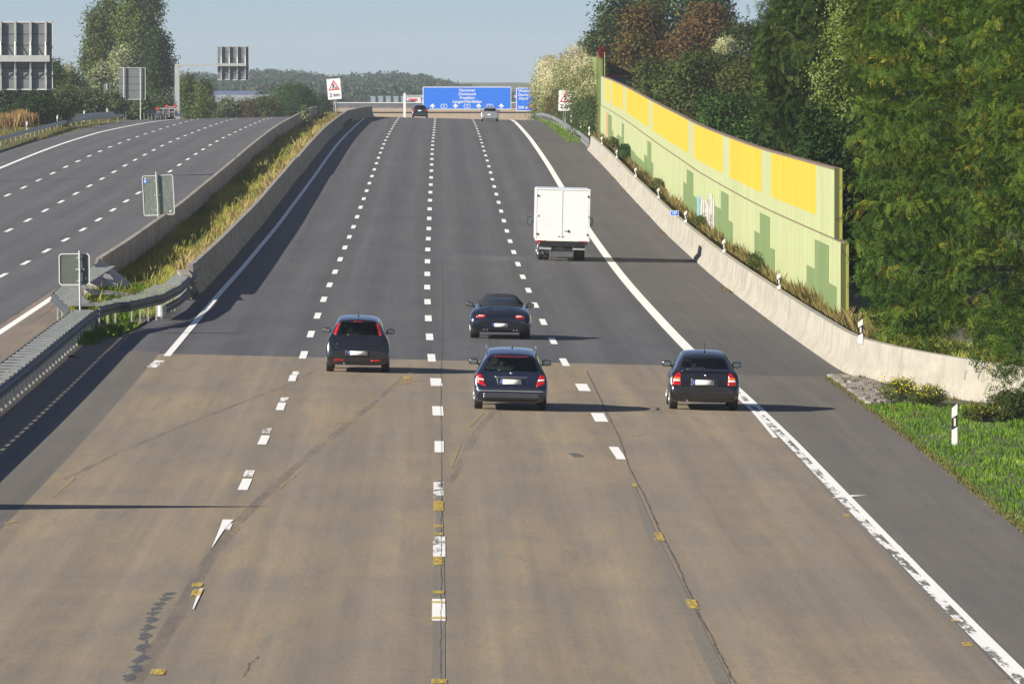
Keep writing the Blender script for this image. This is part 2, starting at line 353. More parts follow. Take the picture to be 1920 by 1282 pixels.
# road surfaces (flush sheets, 4 mm steps)
sheet('road', MT['asphalt'], -8.9, 10.75, 60, 1700, 0, 9)
sheet('opposite_road', MT['asphalt_left'], lambda y: -31.0 - (0.4 if y > 700 else 0), -12.5, 60, 1700, 0, 8)
sheet('median_base', MT['sandy_verge'], -12.5, -8.9, 60, 330, 0, 4)
sheet('hard_shoulder', MT['asphalt_shoulder'], 7.75, lambda y: 10.75 if y < 227 else 11.36, 224.5, 1100, .006, 3)
sheet('shoulder_verge', MT['sandy_verge'], -13.3, -12.4, 150, 300, .006, 3, jag=.05)
seam = lambda s: 230.3 + .02*s
cb = sheet('concrete_road', MT['concrete_brown'], -7.62, 7.75, 60, 230.3, .004, 12)
sheet('left_shoulder', MT['shoulder_grey'], -9.35, -7.62, 60, 232, .004, 4)
sheet('right_shoulder', MT['shoulder_grey'], 7.75, 10.75, 60, 224.5, .004, 4)
rail_bank = lambda s, y: .004 + .07*float(sm((-9.3-s)/.6))*float(sm((s+11.6)/.8))*float(sm((256-y)/14)); sheet('rail_bank', MT['sandy_verge'], -12.9, -9.2, 100, 262, rail_bank, 26)
# painted lines
dash = lambda s, y0, y1, w=.15, ph=232, ln=6: [([(s, y-ln/2), (s, y+ln/2)], w) for y in np.arange(ph + 18*math.ceil((y0-ph)/18), y1, 18)]
rr_ = random.Random(3)
items = []
items += dash(-3.6, 231, 905, .20); items += dash(0, 231, 905, .22); items += dash(3.72, 230, 905, .20, 231)
items += dash(-16.27, 150, 905, .20, 334); items += dash(-19.85, 250, 905, .20, 390); items += dash(-23.68, 330, 905, .20, 462)
items += [([(-7.35, 228.5), (-7.3, 300), (-7.2, 400), (-7.05, 500), (-6.92, 640), (-6.85, 760), (-6.85, 905)], .2)]
items += [([(7.65, 226), (7.7, 400), (7.7, 905)], .34)]
items += [([(-13.0, 130), (-12.9, 400), (-12.9, 905)], .24), ([(-27.8, 450), (-28.1, 586), (-28.35, 700), (-27.5, 770), (-26.3, 830), (-25.5, 905)], .28)]
# near the camera, repainted dashes
near = []
for (px, row, w) in ((822.5,1145,.2),(818,717,.3),(821,771,.26),(823.5,838,.2)):
    s, y = G(px, row); near.append(([(s, y-2.6), (s, y+2.6)], w))
for (px, row) in ((1093,727),(1124,783)):
    s, y = G(px, row); near.append(([(s, y-2.4), (s, y+2.4)], .31))
s, y = G(1158, 850); near.append(([(s+.03, y-2.8), (s-.03, y+2.8)], .21))
for (px, row) in ((549,709),(527,762),(495,825),(460,908)):
    s, y = G(px, row); near.append(([(s, y-2.4), (s, y+1.9)], .19))
ribbons('lane_markings', items, MT['marking'], .008); ribbons('lane_markings_near', near, MT['marking'], .012)
wornit = [([(7.85, 60), (7.95, 110), (7.95, 145)], .30), ([(7.93, 145), (7.88, 185), (7.84, 205), (7.8, 226)], .30)]
for (px, row) in ((823,920),(823.5,1025)):
    s, y = G(px, row); wornit.append(([(s, y-3), (s, y+3)], .21))
for (px, row) in ((555,700),(533,750),(500,808),(467,888),(424,987)):
    s, y = G(px, row); wornit.append(([(s, y-1.2), (s, y+1.2)], .19))
s, y = G(292, 684); wornit.append(([(s-.05, y-2.5), (s+.05, y+3)], .28))
ribbons('worn_markings', wornit, MT['marking_worn'], .012)
e2 = [([(7.95, 62), (8.03, 110), (8.02, 145), (7.97, 185), (7.88, 226)], .13), ([(7.62, 186), (7.70, 200), (7.62, 222)], .10)]
ribbons('edge_line', e2, MT['marking'], .016)
def pxl(L): return [G(a, b_) for a, b_ in L]
p = pxl([(398,1027),(418,990),(428,975)]); ribbons('chevron_mark', [(p, [.01, .1, .2])], MT['marking'], .015)
p = pxl([(362,1143),(378,1105)]); q = pxl([(1556,931),(1605,935)])
ribbons('paint_spill', [(p, [.02, .06])] + [([(q[0][0], q[0][1]-.9), (q[1][0], q[1][1]+.9)], [.01, .5])], MT['marking'], .016)
# erased lines, sealed joints, cracks, yellow survey marks
bands = [(pxl([(250,1282),(330,1160),(385,1060),(440,985),(500,925),(585,850),(660,790),(740,722),(762,702)]), [.24,.24,.22,.22,.20,.18,.18,.14,.10]),
         (pxl([(0,905),(120,900),(235,843),(350,795),(450,757),(540,722),(600,690)]), [.08,.12,.14,.14,.13,.12,.08]),
         (pxl([(845,905),(868,860),(890,815),(925,772)]), [.14,.18,.2,.15])]
ribbons('erased_lines', bands, MT['band_faint'], .008)
ribbons('sealed_joint', [(pxl([(822,1282),(823,1150),(824,1030),(824,900)]), [.18,.18,.16,.08]),
         (pxl([(1355,1282),(1283,1130),(1222,1005),(1186,910)]), [.22,.22,.20,.08]),
         (pxl([(1880,1275),(1770,1155),(1660,1040),(1560,925),(1480,838),(1440,800)]), [.16,.16,.16,.16,.12,.05])], MT['old_band'], .0085)
def wig(L, a, n, seed):
    r_ = random.Random(seed); P = pxl(L); out = []
    for i in range(len(P)-1):
        for k in range(n):
            t_ = k/n; out.append((P[i][0]+(P[i+1][0]-P[i][0])*t_+r_.uniform(-a, a), P[i][1]+(P[i+1][1]-P[i][1])*t_))
    out.append(P[-1]); return out
ribbons('cracks', [(wig([(826,1282),(827,1150),(828,1000),(827,880),(826,760),(827,690),(829,640),(831,560),(828,480)], .012, 16, 1), .018),
        (wig([(1376,1282),(1345,1220),(1300,1130),(1270,1060),(1238,1000),(1205,925),(1180,880),(1160,820),(1130,760),(1100,696)], .013, 12, 2), .03),
        (wig([(456,1270),(470,1245),(484,1232)], .02, 6, 3), .02)], MT['tar'], .0125)
ribbons('scuff_marks', [(wig([(243,1280),(262,1240),(272,1190),(285,1155),(300,1135),(318,1112)], .05, 14, 4), [.03,.16,.14,.2,.15,.03]*14),
        (wig([(1072,850),(1082,858)], .08, 4, 5), .25)], MT['scratch'], .010)
yl = []
for (px, row, w, l) in ((295,1262,.19,1.0),(370,1098,.16,1.0),(369,1112,.15,1.6),(822,950,.18,3.5),(822,988,.16,.9),(822,1002,.16,.6),(821,1053,.15,2.5),(822,1113,.17,.8),(823,1279,.2,.8),(821,1131,.22,.5),(1190,911,.1,1.2),(1237,1008,.13,2.5),(1298,1135,.16,2.2),(822,1160,.22,.5),(1588,967,.12,.9),(1790,1165,.1,.5),(1814,1210,.14,.8),(763,710,.18,1.5),(770,700,.15,1.5)):
    s, y = G(px, row); yl.append(([(s, y-l/2), (s, y+l/2)], w))
ribbons('yellow_marks', yl, MT['marking_yellow'], .0165)
yf = [(pxl([(522,918),(565,882)]), .03), (pxl([(372,1110),(364,1130)]), .03), (pxl([(438,1002),(455,985)]), .03), (pxl([(98,933),(140,897)]), .05), (pxl([(10,985),(25,978)]), .15), (pxl([(845,880),(862,835)]), .04), (pxl([(880,800),(905,775)]), .09), (pxl([(640,795),(660,790)]), .3), (pxl([(690,765),(712,762)]), .3), (pxl([(745,722),(775,712)]), .4), (pxl([(1180,820),(1205,815)]), .1), (pxl([(1225,1005),(1232,1020)]), .05)]
ribbons('faded_yellow', yf, MT['yellow_faint'], .0145)
# soil of the median strip
ms = sheet('median_soil', MT['soil'], lambda y: float(np.interp(y, [236, 250, 262, 296, 330], [-10.6, -10.9, -11.4, -11.75, -11.75])), lambda y: float(np.interp(y, [236, 250, 262, 288, 290], [-9.7, -9.0, -8.75, -8.5, -8.5])), 236, 1100, .05, 5)
sheet('rail_soil', mat('shaded_soil', (.045,.04,.028), .95, noise=3), -10.75, -9.95, 100, 250, lambda s, y: rail_bank(s, y)+.006, 6)  # soil between the rails, shade of the plate gaps put into its colour
# stone paving on the right
sp = MB(); r_ = random.Random(5)
y = 206.0
while y < 224.6:
    e = 10.75; top = float(bs(y)) - .02; s = e + .05
    lim = min(top, e + float(np.interp(y, [206, 208, 216, 222, 225], [.25, .9, 1.6, 1.0, .5])))
    while s < lim:
        w = r_.uniform(.12, .3); d = r_.uniform(.3, .7)
        c_ = P3(s+w/2, y+d/2, .0 + r_.uniform(0, .035)); M_ = Euler((r_.uniform(-.05,.05), r_.uniform(-.14,.14), r_.uniform(-.3,.3))).to_matrix().to_4x4()
        sp.box(c_, (w*.92, d*.9, .10), M=M_); s += w + .015
    y += r_.uniform(.45, .6)
o = sp.build('stone_paving', MT['stone']); o['kind'] = 'structure'
# ------------------------------------------------------------------ concrete barriers
def sweep(path, prof, name, m, parent=None, closed_ends=True, mir=1, base=None, smooth=False):
    """path: [(s,y)], prof: [(lateral, z)] lateral + away from the traffic side"""
    P = [P3(s, y, base(s, y) if base else 0) for s, y in path]; V = []; n = len(prof)
    for i, p in enumerate(P):
        t_ = (P[min(i+1, len(P)-1)] - P[max(i-1, 0)]); t_.z = 0; t_.normalize(); nrm = Vector((t_.y, -t_.x, 0))*mir
        for a, z in prof: V.append(p + nrm*a + Vector((0, 0, z)))
    Q = [(i*n+k, i*n+(k+1) % n, (i+1)*n+(k+1) % n, (i+1)*n+k) for i in range(len(P)-1) for k in range(n)]
    mb = MB(); mb.add(V, Q + ([tuple(range(n)), tuple(range((len(P)-1)*n, len(P)*n))] if closed_ends else []))
    return mb.build(name, m, parent, smooth)
def dens(pts, st=4):
    out = []
    for (a, b_), (c_, d) in zip(pts, pts[1:]):
        n = max(1, int(math.hypot(c_-a, d-b_)/st))
        out += [(a+(c_-a)*k/n, b_+(d-b_)*k/n) for k in range(n)]
    return out + [pts[-1]]
NJ = [(0,-.1),(0,.10),(.16,.30),(.24,1.0),(.26,1.02),(.44,1.02),(.46,1.0),(.52,-.1)]
rb = empty('concrete_barrier', P3(11.35, 300), label='long pale concrete barrier along the right hard shoulder, curving away in front', cat='barrier')
rb_path = [(21.5,190),(18.5,196.5),(16.2,202),(14.6,206),(13.25,211.5),(12.5,216),(12.0,220),(11.6,224.5),(11.42,228),(11.35,233)] + [(11.35, y) for y in range(236, 606, 4)]
def world_parent(o, root):
    o.parent = root; o.matrix_parent_inverse = root.matrix_basis.inverted()
o = sweep(rb_path, NJ, 'wall', MT['concrete_wall'], smooth=True); world_parent(o, rb)
for yy in range(240, 600, 6):
    jm = MB(); p0 = P3(11.35, yy)
    for a, z, dd, h_ in ((.205, .66, .006, .70), ):
        M_ = Matrix.Rotation(-.115, 4, 'Y'); jm.box(p0 + Vector((.198, 0, .66)), (.006, .025, .68), M=Matrix.Rotation(.113, 4, 'Y'))
    o = jm.build('joint', MT['concrete_median']); world_parent(o, rb)
mbR = empty('concrete_barrier', P3(-8.2, 400), label='grey shaded concrete barrier on the right edge of the grass median, nearer the traffic', cat='barrier')
NJ2 = [(0,-.1),(0,.10),(.15,.30),(.22,1.02),(.24,1.04),(.42,1.04),(.44,1.02),(.50,-.1)]
o = sweep([(-8.0, 289)] + [(-7.98 + .0006*(y-290) if y > 500 else -7.95, y) for y in range(292, 760, 4)] + [(-7.5,764),(-7.3,772),(-7.0,790),(-6.6,815),(-6.2,840)], NJ2, 'wall', MT['concrete_median'], mir=-1, smooth=True); world_parent(o, mbR)
bk = MB(); p0 = P3(-8.36, 285.5); bk.box(p0 + Vector((-.05, 0, .42)), (.40, 7, .86), rz=.06); o = bk.build('end_block', MT['concrete_median'], bevel=.02); world_parent(o, mbR)
mbL = empty('concrete_barrier', P3(-12, 400), label='weathered concrete barrier on the left edge of the grass median, beside the opposite carriageway', cat='barrier')
NJ3 = [(0,-.1),(.03,1.0),(.05,1.02),(.24,1.02),(.26,1.0),(.42,.3),(.5,.1),(.5,-.1)]
o = sweep([(-11.75, y) for y in range(299, 830, 4)], NJ3, 'wall', MT['concrete_median'], mir=-1, smooth=True); world_parent(o, mbL)
# broken slabs leaning at the end of the left barrier
sb = MB(); c_ = P3(-11.3, 290, .42)
sb.add([c_+Vector(v) for v in ((-.55,-1,-.1),(.75,-1.5,-.5),(.95,3.5,-.45),(-.45,5.5,.55),(-.60,-1,.0),(.72,-1.5,-.40),(.92,3.5,-.33),(-.50,5.5,.68))], [(3,2,1,0),(4,5,6,7),(0,1,5,4),(1,2,6,5),(2,3,7,6),(3,0,4,7)])
o = sb.build('concrete_slab', MT['slab_pale']); tag(o, 'pale broken concrete slab leaning against the end of the left median barrier', 'slab')
sb = MB(); sb.box(P3(-10.6, 281, .16), (1.5, 3, .12), M=Euler((.05, .12, .3)).to_matrix().to_4x4()); o = sb.build('concrete_slab', MT['slab_pale'], bevel=.01); tag(o, 'low flat concrete slab lying in weeds inside the fork of the guardrails', 'slab')
# ------------------------------------------------------------------ guardrails
WB = [(0,-.155),(.0,-.13),(-.075,-.10),(-.075,-.05),(-.012,-.015),(-.012,.015),(-.075,.05),(-.075,.10),(0,.13),(0,.155),(.006,.155),(.006,.13),(-.066,.10),(-.066,.05),(-.005,.015),(-.005,-.015),(-.066,-.05),(-.066,-.10),(.006,-.13),(.006,-.155)]
def rail(path, h, root, m, mir=1, name='beam', lift_=None):
    prof = [(a, z+h-.155) for a, z in WB]
    o = sweep(dens(path, 2), prof, name, m, mir=mir, base=lift_, smooth=False); world_parent(o, root); return o
gd = empty('guardrail', P3(-10.4, 215), label='double sided steel guardrail with flat cross plates, forking at the median nose', cat='guardrail')
gR = [(-9.95,150),(-9.95,200),(-9.97,240),(-9.93,247)]
forkR = [(-9.93,247),(-9.5,252)] + [(s, y) for s, y in (G(a, b_, .78) for a, b_ in ((241,567),(304.6,553),(337,536),(362,512)))] + [(-8.22, 297)]
forkR = [forkR[0]] + [(min(-8.1, s), y) for s, y in forkR[1:]]
rail(gR, .76, gd, MT['rail_steel'], -1); rail(forkR, .80, gd, MT['rail_steel'], -1)
low = [p_ for p_ in forkR if p_[1] > 256]; rail(low, .42, gd, MT['rail_steel'], -1)
eb = MB(); s_, y_ = low[0]; eb.cyl(P3(s_-.02, y_-.1, .27), .14, .34, n=16); o = eb.build('end_cap', MT['galvanised_post'], smooth=True); world_parent(o, gd)
gL = [(-10.66,150),(-10.66,244)]
forkL = [(-10.66,244),(-11.2,252),(-11.95,262),(-12.1,275),(-12.05,290),(-12.0,300)]
rail(gL, .76, gd, MT['rail_steel'], 1); rail(forkL, .80, gd, MT['rail_steel'], 1)
def plate_(c_, d_):
    q_ = MB(); q_.box(c_, d_); o_ = q_.build('cross_plate', MT['plank_steel']); world_parent(o_, gd)
y = 151.0
while y < 247:
    plate_(P3(-10.31, y, .745), (.62, .84, .03)); y += 2.0
y = 249.0
while y < 272:                                             # right fork planks
    s_ = float(np.interp(y, [p_[1] for p_ in forkR], [p_[0] for p_ in forkR])); plate_(P3(s_-.42, y, .80), (.80, .45, .03)); y += 2.0
while y < 284:
    s_ = float(np.interp(y, [p_[1] for p_ in forkR], [p_[0] for p_ in forkR])); plate_(P3(s_-.30, y, .79), (.5, .25, .05)); y += 1.2
y = 249.0
while y < 296:
    s_ = float(np.interp(y, [p_[1] for p_ in forkL], [p_[0] for p_ in forkL])); plate_(P3(s_+.45, y, .80), (.80, .7, .03)); y += 2.0
def post_set(path, step, y0, y1, off, h, root, m=MT['galvanised_post'], each=True):
    y = y0; xs_ = [p_[1] for p_ in path]; ss_ = [p_[0] for p_ in path]; lst = []
    while y < y1:
        s_ = float(np.interp(y, xs_, ss_)) + off
        q = MB(); q.box(P3(s_, y, h/2-.05), (.045, .08, h+.1)); o = q.build('post', m); world_parent(o, root); y += step
post_set(gR+forkR[1:], 2.0, 176, 287, -.10, .74, gd)
post_set(gL+forkL[1:], 4.0, 176, 298, .10, .74, gd)
fr = MB()                                                  # outer guardrail on the far left
gl = empty('guardrail', P3(-32, 650), label='long single steel guardrail curving beside the outer shoulder of the opposite carriageway', cat='guardrail')
gp = [(-32.2,480),(-32.3,560),(-32.35,620),(-32.6,680),(-33.0,735),(-32.6,765),(-31.4,784),(-30.2,800)]
rail(gp, .78, gl, MT['galvanised'], -1)
rail([(-33.4,735),(-33.2,765),(-32.3,784),(-31.0,796)], 1.05, gl, MT['galvanised'], -1)
post_set(gp, 8, 500, 798, -.12, .74, gl)
g3 = empty('guardrail', P3(11.6, 640), label='short steel guardrail continuing beyond the far end of the right barrier', cat='guardrail')
gp = [(11.5,604),(11.5,640),(11.3,700),(11.2,760),(10.9,820),(10.6,860)]
rail(gp, .78, g3, MT['galvanised'], 1); rail([(11.5,604),(11.5,640)], .42, g3, MT['galvanised'], 1)
post_set(gp, 8, 606, 855, .12, .74, g3)
g4 = empty('guardrail', P3(-33, 850), label='folded steel guardrail end at the foot of the gantry post, far left', cat='guardrail')
rail([(-29.0,822),(-28.6,850),(-27.6,880)], .95, g4, MT['rail_steel'], -1); rail([(-28.2,826),(-27.9,852),(-27.0,878)], .7, g4, MT['galvanised'], -1)
post_set([(-29,822),(-28.6,850),(-27.6,880)], 8, 824, 880, -.1, .7, g4)
# ------------------------------------------------------------------ noise walls
WS = 12.95
def wall_mat():
    m, t, b = base_mat('noise_wall_paint'); uv = nn(t, 'ShaderNodeUVMap').outputs[0]; tc = nn(t, 'ShaderNodeTexCoord').outputs['Object']
    return m
def plank_mat(name, col, c2):
    m, t, b = base_mat(name); tc = nn(t, 'ShaderNodeTexCoord').outputs['Object']
    v = noise_(t, tc, .9, .2, 1, 4, .6, sz=.02); v2 = noise_(t, tc, 5, .2, .6, 6, .7, sz=.05); f = noise_(t, tc, 3, 1, 1, 6, .7)
    c_ = mixc(t, rng_(t, v, .40, .62, 0, .8), col, c2); c_ = mixc(t, rng_(t, v2, .50, .66, 0, .65), c_, tuple(q*.72 for q in c2)); c_ = mixc(t, rng_(t, f, .5, .7, 0, .5), c_, tuple(q*.8 for q in c2))
    sp_ = nn(t, 'ShaderNodeSeparateXYZ'); t.links.new(tc, sp_.inputs[0])
    fr_ = math_(t, 'FRACT', math_(t, 'MULTIPLY', sp_.outputs[1], 1/1.5)); ed = math_(t, 'LESS_THAN', fr_, .07)
    c_ = mixc(t, math_(t, 'MULTIPLY', ed, .4), c_, (.12,.14,.06))
    t.links.new(c_, b.inputs['Base Color']); b.inputs['Roughness'].default_value = .8
    return m
plank_mat('plank_green', (.345,.385,.195), (.29,.325,.165)); plank_mat('plank_yellow', (.55,.365,.018), (.47,.30,.018)); plank_mat('plank_dark', (.135,.20,.07), (.11,.165,.06)); plank_mat('plank_olive', (.20,.26,.07), (.12,.15,.05))
mat('post_yellow', (.36,.36,.07), .6, noise=1, c2=(.30,.30,.06)); mat('post_shaded', (.07,.085,.025), .7)  # darker copy: shade on the wall posts' end faces put into the colour
nw = empty('noise_wall', P3(WS, 257), label='long light green noise wall with yellow panels and dark green stepped blocks', cat='wall')
def wpt(y, z, off=0):
    p = P3(WS, y, .45); return Vector((p.x + off, p.y, p.z + z))
def wslab(mb, y0, y1, z0, z1, o0, o1):
    """slab following the wall line, outer faces at offsets o0 (road side) .. o1"""
    n = max(1, int((y1-y0)/4)); ys = [y0+(y1-y0)*k/n for k in range(n+1)]
    V = []
    f0 = z0 if callable(z0) else (lambda y: z0); f1 = z1 if callable(z1) else (lambda y: z1)
    for y in ys: V += [wpt(y, f0(y), o0), wpt(y, f0(y), o1), wpt(y, f1(y), o1), wpt(y, f1(y), o0)]
    Q = [(4*i+k, 4*i+(k+1) % 4, 4*i+4+(k+1) % 4, 4*i+4+k) for i in range(n) for k in range(4)]
    mb.add(V, Q + [(0,1,2,3), (4*n, 4*n+1, 4*n+2, 4*n+3)])
YE = 638
def ypx(px):                                               # distance of the wall point seen at image column px
    ys = np.arange(240, 700, .25); q = 960 + (xc(ys)+WS)/ys*F; return float(np.interp(px, q[::-1], ys[::-1]))
a = MB(); wslab(a, ypx(1578), YE, -.9, 2.52, 0, .16); o = a.build('lower_panel', MT['plank_green']); world_parent(o, nw)
a = MB(); wslab(a, ypx(1566), YE, 2.55, 4.75, .03, .17); o = a.build('upper_panel', MT['plank_green']); world_parent(o, nw)
a = MB(); wslab(a, ypx(1566), YE, 4.753, 4.80, -.02, .2); wslab(a, ypx(1578), YE, 2.52, 2.548, -.03, .2); o = a.build('capping', mat('capping', (.20,.15,.10), .8, noise=2)); world_parent(o, nw)
for (x0, x1) in ((1136,1142),(1147,1167),(1173.5,1215.6),(1223,1289.5),(1300,1353.6),(1367,1426.6),(1445,1528.6)):
    a = MB(); wslab(a, ypx(x1), ypx(x0), 3.07, 4.72, .022, .04); o = a.build('yellow_panel', MT['plank_yellow']); world_parent(o, nw)
# stepped dark blocks: (px0, px1, height)
steps = [((1513,1528,1.25),(1528,1554.5,2.25),(1554.5,1569,1.05)),((1415,1425,1.45),(1425,1444,2.28),(1444,1453,1.15)),((1340,1352,1.45),(1352,1366,2.28),(1366,1374,1.2)),((1281.5,1288,1.5),(1288,1300,2.28),(1300,1312,1.2)),((1208,1214,1.3),(1214,1221,2.28),(1221,1225,1.2),(1166,1170,2.2),(1158,1166,1.2),(1170,1190,.9),(1190,1214,.8)),((1141,1147,2.2),(1147,1150,1.2))]
for st_ in steps:
    a = MB()
    for x0, x1, h_ in st_: wslab(a, ypx(x1), ypx(x0), -.9, h_, -.012, .01)
    o = a.build('dark_block', MT['plank_dark']); world_parent(o, nw)
# graffiti
mat('graffiti_grey', (.48,.47,.43), .7, noise=5, c2=(.36,.35,.32)); mat('graffiti_ink', (.10,.10,.11), .7); mat('graffiti_lime', (.30,.62,.06), .7); mat('graffiti_blue', (.16,.34,.38), .7)
ga, gb = ypx(1340), ypx(1314.5); gw = (gb-ga)/7.; r_ = random.Random(11)
a = MB()
for k in range(7):
    z0 = r_.uniform(-.2, .35); z1 = 1.55 + .35*math.sin(k*.9+.5) + r_.uniform(-.18, .18); wslab(a, ga+gw*k+.15, ga+gw*(k+1)-r_.uniform(.05, .6), z0, z1, -.022, -.013)
o = a.build('graffiti', [MT['graffiti_grey']]); world_parent(o, nw)
a = MB()
for k in range(15):
    yy = ga+(gb-ga)*r_.random(); z0 = r_.uniform(.0, 1.3); wslab(a, yy, yy+r_.uniform(.12, .4), z0, z0+r_.uniform(.2, .7), -.028, -.023)
for k in range(5):
    yy = ga+(gb-ga)*r_.random()*.8; z0 = r_.uniform(.3, 1.6); wslab(a, yy, yy+r_.uniform(1, 3), z0, z0+.06, -.029, -.0285)
o = a.build('graffiti_strokes', MT['graffiti_ink']); world_parent(o, nw)
a = MB()
for k in range(5): wslab(a, ga+gw*k*1.3, ga+gw*k*1.3+1.2, 1.82+.12*math.sin(k*2.), 1.90+.12*math.sin(k*2.), -.022, -.013)
o = a.build('graffiti_outline', MT['graffiti_lime']); world_parent(o, nw)
a = MB(); wslab(a, gb+1.5, gb+5.5, .3, 1.35, -.022, -.013); o = a.build('graffiti_patch', MT['graffiti_blue']); world_parent(o, nw)
mat('graffiti_orange', (.38,.22,.11), .7); a = MB(); wslab(a, ypx(1140.5), ypx(1137), .6, 2.3, -.022, -.013); o = a.build('graffiti_patch', MT['graffiti_orange']); world_parent(o, nw)
for (px_, z0, z1, yo) in ((1566, 2.55, 4.80, 0), (1578, -.9, 2.50, 0)):
    yy = ypx(px_)
    a = MB(); p_ = wpt(yy-.09, (z0+z1)/2, .05); a.box(p_, (.16, .10, z1-z0)); o = a.build('post_web', MT['post_shaded']); world_parent(o, nw)
    a = MB(); p_ = wpt(yy-.12, (z0+z1)/2, .175); a.box(p_, (.085, .24, z1-z0)); o = a.build('post_flange', MT['post_yellow']); world_parent(o, nw)
# taller wall further on
tw = empty('noise_wall', P3(13.2, 645), label='taller olive green noise wall overgrown with blossoming climbers, beyond the yellow panelled wall', cat='wall')
a = MB(); ys_ = [645+12*k for k in range(24)]
for i, y in enumerate(ys_[:-1]):
    q0 = P3(13.1, y); q1 = P3(13.1, ys_[i+1])
    a.add([(q0.x, q0.y, q0.z-.5), (q0.x+.16, q0.y, q0.z-.5), (q0.x+.16, q0.y, 9.1), (q0.x, q0.y, 9.1), (q1.x, q1.y, q1.z-.5), (q1.x+.16, q1.y, q1.z-.5), (q1.x+.16, q1.y, 9.1), (q1.x, q1.y, 9.1)], [(0,1,5,4),(1,2,6,5),(2,3,7,6),(3,0,4,7),(0,1,2,3),(4,5,6,7)])
o = a.build('panel', MT['plank_olive']); world_parent(o, tw)
for y in (643.5, 650, 832, 848):
    q0 = P3(13.0, y); a = MB(); a.box((q0.x, q0.y, (9.3+q0.z)/2), (.30, .35, 9.3-q0.z+.4)); o = a.build('post', MT['plank_olive']); world_parent(o, tw)
q0 = P3(13.35, 641.5); a = MB(); a.box((q0.x-.02, q0.y, (9.2+q0.z)/2), (.07, .3, 9.2-q0.z+.4)); o = a.build('edge_post', MT['post_yellow']); world_parent(o, tw)
hs_ = empty('cross_wall', P3(14.7, 660), label='blue grey wall stub with red coping behind the farthest yellow panel', cat='wall')
p0 = PY(1157, 150, 660); a = MB(); a.box((p0.x, 660, 5.2), (2.0, .4, 4.6)); o = a.build('panel', mat('blue_grey', (.17,.20,.26), .6, noise=2)); world_parent(o, hs_)
a = MB(); a.box((p0.x, 659.9, 7.56), (2.1, .5, .12)); o = a.build('coping', MT['sign_red']); world_parent(o, hs_)
# ------------------------------------------------------------------ signs, gantries, marker posts
def rrect(mb, w, h, r, y0, y1, cx=0, cz=0, n=5, mi=0):
    pts = []
    for (sx, sz, a0) in ((1,1,0),(-1,1,90),(-1,-1,180),(1,-1,270)):
        for k in range(n+1):
            a = R(a0 + 90*k/n); pts.append((cx + sx*(w/2-r) + r*math.cos(a), cz + sz*(h/2-r) + r*math.sin(a)))
    N = len(pts); V = [(x, y0, z) for x, z in pts] + [(x, y1, z) for x, z in pts]
    mb.add(V, [tuple(range(N)), tuple(range(2*N-1, N-1, -1))] + [(i, (i+1)%N, N+(i+1)%N, N+i) for i in range(N)], mi); return mb
def poly(mb, pts, y0, y1, mi=0):
    N = len(pts); V = [(x, y0, z) for x, z in pts] + [(x, y1, z) for x, z in pts]
    mb.add(V, [tuple(range(N)), tuple(range(2*N-1, N-1, -1))] + [(i, (i+1)%N, N+(i+1)%N, N+i) for i in range(N)], mi); return mb
def text(name, body, size, m, parent, loc, align='CENTER', bold=0.0, sx=1.0):
    cu = bpy.data.curves.new(name, 'FONT'); cu.body = body; cu.size = size; cu.align_x = align; cu.align_y = 'CENTER'; cu.extrude = .004; cu.offset = bold
    tmp = bpy.data.objects.new(name, cu); C.objects.link(tmp)
    me = bpy.data.meshes.new_from_object(tmp.evaluated_get(bpy.context.evaluated_depsgraph_get())); bpy.data.objects.remove(tmp)
    me.name = name; me.materials.clear(); me.materials.append(m)
    o = bpy.data.objects.new(name, me); C.objects.link(o); o.parent = parent; o.location = loc; o.rotation_euler = (R(90), 0, 0); o.scale = (sx, 1, 1); return o
# --- sign seen from behind at the median nose
def back_sign(px0, px1, r0, r1, pxb, y, lean, label, m, toprow, zb):
    b = PY(pxb, 300, y); b.z = zb; root = empty('traffic_sign', b, (0, lean, 0), label, 'sign')
    sc_ = F / y; w = (px1-px0)/sc_; h = (r1-r0)/sc_; cz = PY(0, (r0+r1)/2, y).z - b.z; cx = ((px0+px1)/2 - pxb)/sc_ - math.tan(lean)*cz; top = PY(0, toprow, y).z - b.z
    q = MB(); rrect(q, w-.03, h-.03, .09, .075, .095, cx, cz); q.build('plate', m, root)
    q = MB(); fr_ = []
    q2 = MB(); rrect(q2, w, h, .10, .055, .10, cx, cz); rim = q2.build('rim', MT['sign_rim'], root)
    cut = MB(); rrect(cut, w-.07, h-.07, .07, -.2, .3, cx, cz); co = cut.build('cutter', MT['sign_rim'], root); md = rim.modifiers.new('b', 'BOOLEAN'); md.object = co; md.operation = 'DIFFERENCE'; md.solver = 'EXACT'; bpy.context.view_layer.update()
    me = bpy.data.meshes.new_from_object(rim.evaluated_get(bpy.context.evaluated_depsgraph_get())); rim.modifiers.clear(); rim.data = me; bpy.data.objects.remove(co)
    q = MB(); q.tube([(0, 0, -.3), (0, 0, top)], .036, 12); q.build('post', MT['galvanised_post'], root, smooth=True)
    q = MB(); q.box((cx*0, .03, cz), (.26, .04, .05)); q.box((0, .04, cz+h*.36), (.2, .03, .04)); q.box((0, .04, cz-h*.36), (.2, .03, .04)); q.build('clamp', MT['galvanised_post'], root)
    return root, w, h, cx, cz
s1, w, h, cx, cz = back_sign(109.5, 168, 475, 535, 150.5, 247, -.01, 'square sign seen from its plain dark back, in the median guardrail nose', MT['sign_back'], 470, .2)
q = MB(); rrect(q, .03, .06, .01, .066, .074, cx+w*.37, cz-h*.28); q.build('sticker', MT['sign_white'], s1)
s2, w, h, cx, cz = back_sign(267.5, 326, 328.5, 404, 298.5, 372, -.05, 'scratched upright sign seen from its green grey back, post leaning in the grassy median', MT['sign_back_scratched'], 322, float(zg(-11, 372))+.1)
